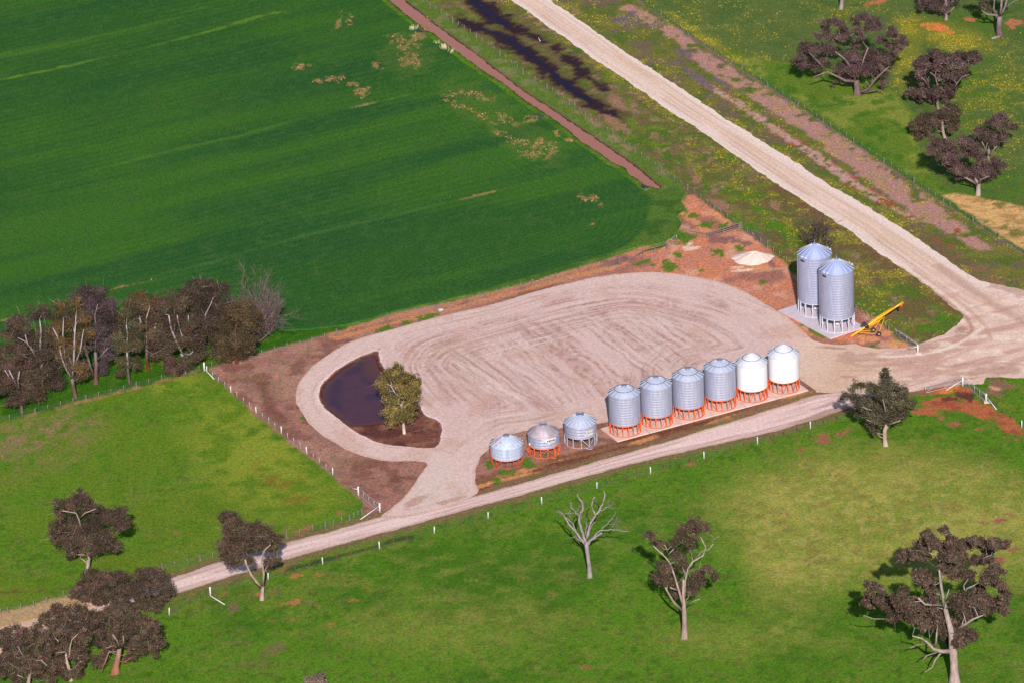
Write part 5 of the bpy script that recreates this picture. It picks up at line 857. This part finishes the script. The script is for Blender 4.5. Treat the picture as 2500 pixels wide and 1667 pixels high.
tree('gum with a forked trunk leaning over the lane at the lower left', ZL, [(1878, 968, 17), (1882, 920, 14), (1886, 870, 12)], [(1630, 400, 65), (1690, 400, 65), (1640, 480, 75), (1740, 470, 85), (1840, 470, 75), (1930, 500, 65), (1990, 540, 48), (1600, 570, 65), (1700, 570, 85), (1800, 580, 75), (1900, 570, 55), (1960, 600, 45), (1650, 680, 52), (1620, 640, 48), (1740, 680, 48), (1940, 690, 48), (1800, 690, 45), (1640, 345, 40), (1990, 670, 30)], [[(1880, 880, 10), (1840, 840, 11), (1800, 785, 10), (1770, 720, 8), (1760, 680, 5)], [(1886, 870, 10), (1893, 780, 9), (1880, 690, 7), (1890, 620, 5), (1940, 575, 3)]], DK, (S(180, 150, 140), S(190, 165, 155)), 15)
tree('dark gum growing beside the lane at the left of the lower left thicket', Z4, [(1085, 668, 18), (1085, 600, 15), (1090, 520, 12)], [(1050, 310, 90), (1150, 300, 80), (1240, 310, 80), (900, 480, 75), (990, 440, 90), (1120, 430, 100), (1240, 430, 90), (950, 550, 70), (1190, 540, 75), (880, 540, 55), (1090, 590, 60), (1010, 570, 70), (1160, 620, 60), (1230, 620, 60)], [], DK, (S(175, 150, 140), BROWN), 16, group='thicket at the lower left')
tree('broad dark gum hanging over the lane at the right of the lower left thicket', Z4, [(1660, 745, 20), (1650, 680, 17), (1660, 580, 14)], [(1380, 330, 90), (1490, 320, 80), (1640, 310, 90), (1780, 280, 85), (1880, 280, 80), (1970, 330, 60), (1430, 450, 100), (1570, 450, 100), (1730, 430, 100), (1870, 440, 90), (2010, 450, 75), (1480, 560, 80), (1640, 570, 90), (1790, 570, 80), (1950, 570, 75), (1700, 660, 70), (1900, 650, 60), (2060, 520, 50), (1340, 400, 60), (1500, 660, 80), (1400, 640, 80), (1570, 710, 70), (1790, 680, 75), (1330, 540, 80), (1330, 700, 70), (1440, 730, 70), (1880, 720, 50)], [[(1640, 620, 7), (1510, 670, 5), (1470, 695, 3)], [(1800, 560, 5), (1860, 545, 4)]], RB[1:] + DK, (BROWN, GREY), 17, group='thicket at the lower left')
tree('spreading gum with a split red and white trunk in the lower left thicket', Z4, [(1375, 1478, 52), (1390, 1380, 40), (1415, 1270, 30), (1430, 1180, 24)], [(1250, 780, 80), (1150, 820, 70), (1390, 760, 80), (1520, 800, 75), (1640, 800, 75), (1770, 850, 80), (1860, 900, 70), (1330, 880, 80), (1450, 900, 80), (1590, 910, 90), (1740, 970, 90), (1870, 1000, 75), (1250, 980, 75), (1640, 1070, 80), (1790, 1090, 80), (1930, 1110, 62), (1560, 1180, 70), (1700, 1190, 70), (1840, 1200, 55), (1550, 1290, 52), (1180, 1370, 70), (1250, 1280, 62), (1200, 1100, 70), (1330, 1050, 52), (1500, 1330, 36), (1860, 1270, 40), (1620, 1290, 45), (1400, 1000, 75), (1470, 1060, 65), (1510, 1000, 75), (1340, 1130, 60), (1130, 900, 70), (1180, 980, 70), (1450, 780, 70), (1700, 880, 70), (1280, 1180, 50), (1130, 1290, 45), (1460, 1130, 40)], [[(1430, 1190, 18), (1400, 1090, 13), (1350, 1020, 9)], [(1430, 1180, 14), (1480, 1100, 11), (1475, 1040, 8)], [(1420, 1220, 10), (1300, 1230, 8), (1265, 1330, 6), (1210, 1460, 4)], [(1430, 1200, 8), (1360, 1150, 6), (1270, 1180, 4)], [(1560, 1210, 6), (1610, 1190, 4)]], DK, (S(158, 104, 84), S(165, 140, 135)), 18, group='thicket at the lower left')
tree('dense gum with a curved bare white limb in the middle of the lower left thicket', Z4, [(850, 1570, 24), (830, 1450, 20), (800, 1340, 16), (790, 1250, 12)], [(700, 700, 70), (820, 720, 80), (940, 760, 75), (1040, 800, 70), (720, 820, 75), (840, 870, 90), (990, 900, 85), (620, 890, 70), (700, 970, 80), (1040, 1000, 70), (760, 1080, 80), (950, 1140, 80), (880, 1250, 80), (990, 1290, 62), (950, 1390, 70), (900, 1480, 75), (700, 1390, 80), (760, 1490, 75), (620, 980, 60), (1010, 1200, 50), (560, 800, 55), (620, 770, 70), (900, 690, 60), (1010, 710, 65), (1120, 760, 65), (1110, 880, 75), (880, 1000, 75), (820, 1190, 50), (1010, 1090, 65), (740, 1310, 70), (640, 1290, 65), (700, 1200, 65), (940, 1040, 60), (780, 780, 60), (640, 700, 55)], [[(800, 1330, 8), (832, 1250, 10), (840, 1160, 9), (860, 1080, 7), (935, 1010, 3)], [(832, 1250, 5), (780, 1225, 4), (660, 1240, 2)], [(850, 1500, 8), (825, 1380, 6)], [(620, 1020, 4), (700, 1100, 4)]], DK, (S(180, 150, 138), S(200, 172, 160)), 19, group='thicket at the lower left')
tree('gum cut off by the left edge of the frame in the lower left thicket', Z4, [(330, 1690, 26), (340, 1580, 22), (360, 1450, 18), (370, 1300, 12)], [(80, 980, 80), (230, 960, 80), (470, 900, 62), (350, 1050, 100), (180, 1090, 100), (70, 1120, 75), (500, 1050, 90), (300, 1200, 100), (450, 1220, 100), (580, 1180, 80), (400, 1330, 100), (550, 1340, 90), (100, 1400, 80), (230, 1430, 80), (40, 1480, 75), (400, 1480, 90), (550, 1490, 80), (200, 1550, 75), (-20, 1060, 80), (600, 1560, 60), (100, 1250, 85), (200, 1300, 85), (30, 1260, 75), (300, 1400, 85), (480, 1420, 75), (420, 970, 65), (520, 820, 50), (450, 1100, 80), (600, 1080, 70), (280, 1320, 80), (620, 1420, 70), (-30, 1380, 80), (520, 1260, 80)], [[(360, 1400, 6), (250, 1230, 5), (210, 1160, 3)], [(370, 1320, 7), (500, 1330, 6), (560, 1390, 4)], [(330, 1560, 7), (210, 1500, 5)]], DK, (S(175, 150, 142), S(190, 168, 160)), 20, group='thicket at the lower left')
tree('small greyish tree top cut off by the bottom edge of the frame', ZL, [(2290, 1760, 14), (2290, 1680, 10)], [(2230, 1550, 45), (2300, 1535, 45), (2260, 1600, 50), (2340, 1590, 40)], [], ((124, 106, 92), (108, 94, 80), (96, 86, 72)), (GREY, GREY), 21)
ZN = (1900, 0, 3.92); ZN2 = (1900, 400, 3.92)
NEG = ((92, 72, 70), (78, 60, 60), (104, 84, 80), (90, 66, 68), (88, 84, 62))
tree('widest spreading gum with a low limb reaching the ground, in the yellow flowered paddock', ZN, [(755, 908, 34), (755, 840, 28), (748, 770, 26)], [(430, 220, 42), (520, 200, 50), (610, 240, 50), (740, 180, 50), (850, 170, 58), (930, 190, 50), (460, 280, 50), (640, 310, 52), (760, 290, 52), (870, 260, 68), (970, 270, 60), (1070, 300, 68), (1170, 370, 55), (1210, 420, 45), (430, 360, 60), (540, 370, 70), (640, 360, 52), (780, 370, 52), (970, 380, 52), (1080, 430, 60), (1140, 480, 52), (260, 440, 60), (360, 480, 72), (480, 480, 72), (230, 520, 60), (200, 600, 60), (300, 590, 72), (420, 590, 62), (370, 660, 42), (230, 650, 35), (740, 470, 60), (860, 520, 72), (700, 560, 82), (820, 590, 82), (940, 560, 82), (1040, 550, 72), (600, 640, 72), (720, 680, 82), (850, 680, 72), (950, 660, 60), (680, 760, 52), (1010, 800, 45), (590, 750, 35), (1040, 640, 45), (345, 340, 28), (520, 820, 25)], [[(748, 780, 16), (640, 775, 14), (580, 740, 11), (470, 690, 8), (400, 715, 5), (330, 745, 3)], [(748, 790, 14), (690, 640, 11), (640, 570, 8), (545, 495, 4)], [(765, 890, 18), (860, 855, 14), (930, 760, 11), (1010, 685, 7), (1060, 640, 4)], [(800, 890, 12), (880, 880, 8), (960, 860, 6), (1020, 888, 3)], [(760, 770, 10), (820, 560, 7), (860, 460, 5)], [(470, 690, 5), (380, 590, 4), (295, 505, 3)], [(860, 855, 8), (840, 780, 5)]], NEG, (S(120, 98, 100), S(160, 135, 135)), 22, size=.195, dens=383, depth=.6)
tree('bushy gum in the yellow flowers right of the widest one', ZN, [(1533, 1046, 14), (1525, 1010, 13), (1520, 940, 11), (1510, 860, 9)], [(1480, 520, 60), (1400, 580, 60), (1330, 620, 50), (1560, 560, 70), (1660, 570, 60), (1750, 550, 70), (1850, 540, 60), (1920, 560, 36), (1460, 640, 70), (1580, 640, 70), (1690, 640, 70), (1790, 640, 60), (1350, 700, 52), (1560, 730, 60), (1680, 740, 52), (1770, 710, 50), (1400, 780, 52), (1640, 820, 60), (1270, 890, 52), (1400, 890, 60), (1510, 880, 70), (1630, 890, 60), (1350, 950, 45), (1480, 950, 45), (1580, 950, 36)], [[(1515, 880, 7), (1520, 800, 6), (1500, 730, 5), (1455, 695, 3)], [(1520, 800, 5), (1540, 760, 3)], [(1680, 860, 6), (1710, 800, 6), (1760, 740, 4), (1830, 715, 2)], [(1460, 850, 5), (1400, 770, 4), (1340, 715, 3)]], RB[1:3] + NEG, (S(150, 125, 120), S(165, 140, 140)), 23, size=.3, dens=356)
tree('compact dark gum just below the bushy one in the yellow flowers', ZN, [(1600, 1338, 15), (1580, 1270, 14), (1570, 1190, 12), (1570, 1130, 8)], [(1660, 1040, 60), (1570, 1090, 70), (1690, 1100, 60), (1440, 1120, 60), (1350, 1140, 50), (1290, 1200, 52), (1390, 1210, 60), (1500, 1180, 60), (1640, 1170, 52), (1700, 1190, 45), (1330, 1270, 50), (1430, 1260, 50), (1350, 1320, 36), (1650, 1240, 40), (1620, 1000, 40)], [], DK, (S(180, 155, 148), S(160, 135, 130)), 24)
tree('big rounded gum with a stout pale trunk above the hay coloured ground', ZN2, [(1912, 302, 24), (1915, 240, 22), (1915, 195, 20), (1880, 130, 14)], [(1500, -220, 60), (1620, -190, 72), (1770, -220, 72), (1870, -180, 60), (1490, -130, 60), (1590, -90, 72), (1700, -100, 72), (1820, -110, 72), (1920, -90, 62), (1620, -20, 60), (1700, 40, 72), (1800, 70, 80), (1940, 60, 80), (2060, 50, 72), (2160, 20, 50), (1740, 120, 52), (1880, 130, 70), (2000, 120, 55), (1960, -20, 60), (2070, -20, 50)], [[(1905, 200, 13), (1850, 165, 10), (1780, 130, 6)], [(1915, 195, 12), (1940, 150, 8), (2020, 120, 4)]], NEG, (S(175, 155, 152), S(150, 128, 125)), 25, dens=356)
tree('upright gum with an orange dead patch in its crown, behind the big rounded one', ZN, [(2010, 1545, 14), (2010, 1500, 13), (2015, 1430, 10)], [(2090, 1130, 60), (2030, 1190, 60), (2130, 1210, 70), (2230, 1220, 48), (1920, 1240, 60), (2000, 1290, 70), (2110, 1300, 70), (2060, 1370, 52), (2170, 1330, 42), (1890, 1290, 40), (2280, 1200, 30), (2150, 1130, 50)], [[(2010, 1500, 8), (1970, 1400, 6), (1950, 1360, 4)], [(2012, 1500, 8), (2050, 1450, 6), (2090, 1400, 3)], [(2010, 1490, 6), (1990, 1420, 5), (2000, 1370, 3)]], RB[1:3] + NEG, (S(165, 140, 140), S(170, 145, 145)), 26, dens=370)
tree('bare pale gum trunk whose crown is cut off by the top of the frame', ZN, [(600, 88, 20), (608, 20, 18), (612, -60, 16), (610, -160, 12)], [(600, -220, 80), (520, -260, 80), (690, -250, 80), (600, -330, 90), (640, -180, 60)], [], NEG, (S(165, 140, 142), S(165, 140, 142)), 27, dens=267)
tree('dark gum hanging in from the top edge with its pale forked base showing', ZN, [(1605, 192, 16), (1608, 150, 14), (1620, 90, 12), (1600, 0, 9)], [(1400, 20, 62), (1480, -20, 70), (1560, 40, 70), (1480, 60, 50), (1590, 90, 45), (1620, 10, 60), (1700, -40, 70), (1560, -70, 80), (1420, -80, 70), (1650, -120, 80), (1360, 70, 36), (1540, 110, 30)], [[(1612, 140, 9), (1650, 110, 6), (1685, 70, 4)], [(1640, 60, 7), (1670, 10, 6), (1700, -40, 4)]], NEG, (S(150, 128, 130), S(165, 145, 148)), 28, dens=356)
tree('old gum with a gnarled dark trunk and bare grey limbs at the top right corner', ZN, [(2120, 345, 30), (2112, 270, 26), (2118, 200, 26), (2118, 160, 22)], [(1960, 10, 45), (2000, -40, 60), (2080, -60, 60), (1920, -60, 60), (2180, -60, 60), (2260, -80, 60), (2120, -140, 80), (1980, 60, 36), (2030, 100, 30), (1940, 60, 30)], [[(2110, 165, 12), (2070, 145, 10), (2000, 140, 8), (1945, 100, 3)], [(2110, 160, 13), (2060, 90, 9), (2070, 10, 6), (2020, -60, 4)], [(2120, 155, 14), (2135, 70, 11), (2140, -30, 7)], [(2125, 155, 13), (2165, 80, 10), (2190, 0, 7), (2215, -60, 4)], [(2165, 80, 6), (2230, 30, 5), (2270, 10, 3), (2352, -20, 2)]], ((86, 84, 60), (74, 68, 52), (94, 84, 68)), (S(110, 88, 88), S(160, 140, 142)), 29, dens=326)

# dead tree: trunk and bare branches
ox, oy, s_ = ZB; bx = (ox + 424 / s_, oy + 783 / s_); B = P(*bx); mpp = np.linalg.norm(B - CP) / FOC / s_
root = empty('dead_tree', tuple(B), 'bare silvery dead tree with broken limbs in the bottom paddock', 'tree')
def dp(q, d): return px3(B[1] + d, ox + q[0] / s_, oy + q[1] / s_, 0) - B
mb = MB(); pts = [dp((424, 783), 0) * np.array([1, 1, 0]) - np.array([0, 0, .2]), dp((424, 765), 0), dp((420, 700), 0), dp((412, 640), 0), dp((402, 560), 0), dp((395, 520), 0)]
WB = S(142, 128, 132); mb.tube(pts, [q * mpp * .88 for q in (32, 22, 17, 16, 18, 15)], 10, WB); mb.build('trunk', M_bark, root, True)
BR = [([(392, 540, 13), (376, 460, 13), (345, 380, 12), (350, 320, 10), (375, 280, 9), (365, 220, 8), (330, 168, 5)], -1.2), ([(350, 325, 9), (320, 310, 8), (290, 270, 7), (282, 228, 5)], -1.0), ([(395, 545, 13), (330, 460, 10), (270, 395, 8), (215, 310, 4), (188, 285, 2)], 1.5), ([(330, 455, 6), (300, 390, 5), (240, 335, 4)], 1.0), ([(215, 315, 3), (270, 312, 3), (330, 300, 2)], 1.2), ([(405, 550, 14), (440, 500, 13), (480, 478, 11), (515, 458, 9)], -.8), ([(400, 500, 14), (430, 380, 11), (470, 320, 10), (508, 265, 9), (535, 190, 7), (527, 142, 4)], .9), ([(465, 325, 7), (440, 260, 6), (440, 210, 5), (465, 188, 4)], .7), ([(430, 500, 8), (500, 440, 6), (580, 430, 5), (640, 440, 4), (715, 445, 2)], -1.8), ([(500, 440, 5), (550, 390, 4), (600, 340, 3), (615, 295, 2)], -1.5), ([(545, 395, 3), (590, 390, 3), (625, 395, 1.5)], -1.6), ([(500, 290, 4), (560, 262, 3), (582, 250, 2)], .9), ([(425, 440, 5), (440, 400, 4), (463, 378, 3)], -.6), ([(335, 340, 4), (330, 290, 3), (350, 255, 2)], -1.), ([(395, 480, 5), (402, 400, 5), (396, 370, 3)], -.5), ([(360, 520, 4), (320, 480, 3), (325, 520, 1.5)], .8), ([(580, 430, 3), (600, 400, 2), (622, 350, 1.5)], -1.7), ([(350, 380, 4), (365, 330, 3), (352, 300, 2)], -.9)]
drng = np.random.default_rng(3)
for br, d in BR:
    m = len(br); ps = [dp(q, d * i / (m - 1)) for i, q in enumerate(br)]; rr = [max(.02, q[2] * mpp * .8) for q in br]; P2, R2 = [ps[0]], [rr[0]]
    for i in range(m - 1):
        for t in (.35, .7, 1): P2.append(ps[i] * (1 - t) + ps[i + 1] * t + drng.normal(size=3) * .05 * (t < 1 or i < m - 2)); R2.append((rr[i] * (1 - t) + rr[i + 1] * t) * drng.uniform(.9, 1.1))
    mb = MB(); mb.tube(P2, R2, 7, WB)
    for k in range(2 if rr[-1] > .06 else 5):
        i = drng.integers(len(P2) // 2, len(P2) - 1); a = P2[i]; e = (P2[-1] - P2[0]); e = e / np.linalg.norm(e) + drng.normal(size=3) * .7; L = drng.uniform(.35, .9); b_ = a + e * L * .5 + drng.normal(size=3) * .06; mb.tube([a, b_, b_ + e * L * .5 + drng.normal(size=3) * .12], [.03, .022, .01], 4, WB * drng.uniform(.6, 1))
    mb.build('branch', M_bark, root, True)

# leafless twiggy shrubs
def twigs(label, base, tips, seed, col, n_st=9, depth=2., stem=.09, cat='shrub', reps=(3, 3, 3)):
    B = P(*base); rng = np.random.default_rng(seed); root = empty('bare_shrub', tuple(B), label, cat); mb = MB(); mt = MB()
    T = [px3(B[1], x, y, 0) - B for x, y in tips]
    def split(p, d, L, r, lev):
        n = 3; pts = [p]; q = d / np.linalg.norm(d)
        for k in range(n):
            q = q + rng.normal(size=3) * .16 + np.array([0, 0, .03]); q /= np.linalg.norm(q); pts.append(pts[-1] + q * L / n)
        if pts[-1][2] < .15: return
        c_ = col * rng.uniform(.7, 1.3); (mb if lev == 0 else mt).tube(pts, [r, r * .85, r * .7, r * .45], 5 if lev == 0 else 3, c_)
        if lev < len(reps):
            for k in range(reps[lev]):
                t = rng.uniform(.25, 1.0); i = min(int(t * n), n - 1); a = pts[i] + (pts[i + 1] - pts[i]) * (t * n - i)
                e = q + rng.normal(size=3) * .48; e[2] += .12; split(a, e, L * rng.uniform(.42, .68), r * .52, lev + 1)
    for k in range(n_st):
        j = rng.uniform(0, len(T) - 1); i = int(j); t = T[i] + (T[min(i + 1, len(T) - 1)] - T[i]) * (j - i); t = t + np.array([0, rng.uniform(-1, 1) * depth, 0]); L = np.linalg.norm(t)
        split(np.array([rng.normal() * .15, rng.normal() * .15, -.1]), t, L * rng.uniform(.5, .68), stem * rng.uniform(.7, 1.2), 0)
    mb.build('stem', M_bark, root, True); mt.build('twig', M_bark, root, True); return root
zt = lambda x, y: (x / 2.936, 600 + y / 2.936)
twigs('large grey leafless shrub fanning out at the right end of the tree row', zt(1836, 692), [zt(1640, 300), zt(1700, 220), zt(1790, 170), (646, 672), zt(1960, 260), zt(2040, 310), zt(2050, 400), zt(2040, 480), zt(1980, 560)], 31, S(124, 104, 106), 24, 2.6, .09, 'tree', (5, 4, 4))
z6 = lambda x, y: (1800 + x / 3.92, 500 + y / 3.92)
twigs('leafless brown shrub standing behind the two tall silos', z6(745, 430), [z6(490, 330), z6(560, 230), z6(640, 130), z6(730, 60), z6(820, 50), z6(900, 70), z6(975, 130), z6(960, 260)], 32, S(88, 72, 72), 15, 2.0, .075, 'shrub', (5, 4, 3))

# ------------------------------------------------------------------ ground cover: countless tufts and wildflowers
def in_any(x, y, polys): 
    m = np.zeros(len(x), bool)
    for p in polys: m |= psdf(x, y, p) > -.05
    return m
HARD = [W_ROAD, W_LANE, W_YARD, W_CANAL, W_CROP]
def tufts(name, x, y, cols, h, wd, m=M_tuft, blades=3, z=0.):
    n = len(x); rng = np.random.default_rng(len(name)); V = np.zeros((n, blades, 3, 3))
    for b in range(blades):
        a = rng.uniform(0, 2 * math.pi, n); ox_, oy_ = rng.normal(size=n) * wd * .7, rng.normal(size=n) * wd * .7; hh = h * rng.uniform(.5, 1.3, n)
        cx, cy = x + ox_, y + oy_; dx, dy = np.cos(a) * wd * .5, np.sin(a) * wd * .5
        V[:, b, 0] = np.stack([cx - dx, cy - dy, np.full(n, z)], 1); V[:, b, 1] = np.stack([cx + dx, cy + dy, np.full(n, z)], 1); V[:, b, 2] = np.stack([cx + rng.normal(size=n) * wd * .6, cy + rng.normal(size=n) * wd * .6, z + hh], 1)
    C = np.repeat(cols * rng.uniform(.75, 1.3, (n, 1)), blades * 3, 0); V = V.reshape(-1, 3)
    o = link(name, np_mesh(name, V, [np.arange(len(V)).reshape(-1, 3)], np.clip(C, 0, .95)), m); o['kind'] = 'stuff'; return o
N = 150000; x, y = RNG.uniform(-95, 98, N), RNG.uniform(-124, 165, N); PX, PY = proj(x, y)
k = (PX > -60) & (PX < 2560) & (PY > -40) & (PY < 1710); x, y = x[k], y[k]; k = ~in_any(x, y, HARD); x, y = x[k], y[k]
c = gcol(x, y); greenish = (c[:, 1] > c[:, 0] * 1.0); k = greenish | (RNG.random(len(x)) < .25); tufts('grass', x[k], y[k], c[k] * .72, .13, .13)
N = 75000; x, y = RNG.uniform(-5, 98, N * 4), RNG.uniform(-10, 165, N * 4); PX, PY = proj(x, y)
ok = ~in_any(x, y, HARD)
prob = flowers(x, y)
k = ok & (RNG.random(len(x)) < prob * 1.0); ycol = np.tile(S(184, 166, 52), (k.sum(), 1)) * RNG.uniform(.45, .95, (k.sum(), 1)); tufts('wildflowers', x[k], y[k], ycol, .14, .12)
N = 90000; x, y = RNG.uniform(-110, 60, N), RNG.uniform(-20, 175, N); PX, PY = proj(x, y); k = (psdf(x, y, W_CROP) > .1) & (PX > -60) & (PY > -40); x, y = x[k], y[k]; tufts('crop_plants', x, y, cropcol(x, y) * .72, .16, .14, z=.27)

N = 130000; x, y = RNG.uniform(-70, 62, N), RNG.uniform(20, 170, N); PX, PY = proj(x, y)
k = blobs(PX, PY, x, y, STRAW, 1.0, 81, .6) * ss(.45, .62, fbm(x * 2, y * .8, .9, 82, 3)) > RNG.random(N) * 1.1; x, y = x[k], y[k]
tufts('stubble_straw', x, y, np.tile(S(196, 148, 108), (len(x), 1)) * .62, .16, .2, z=.29)
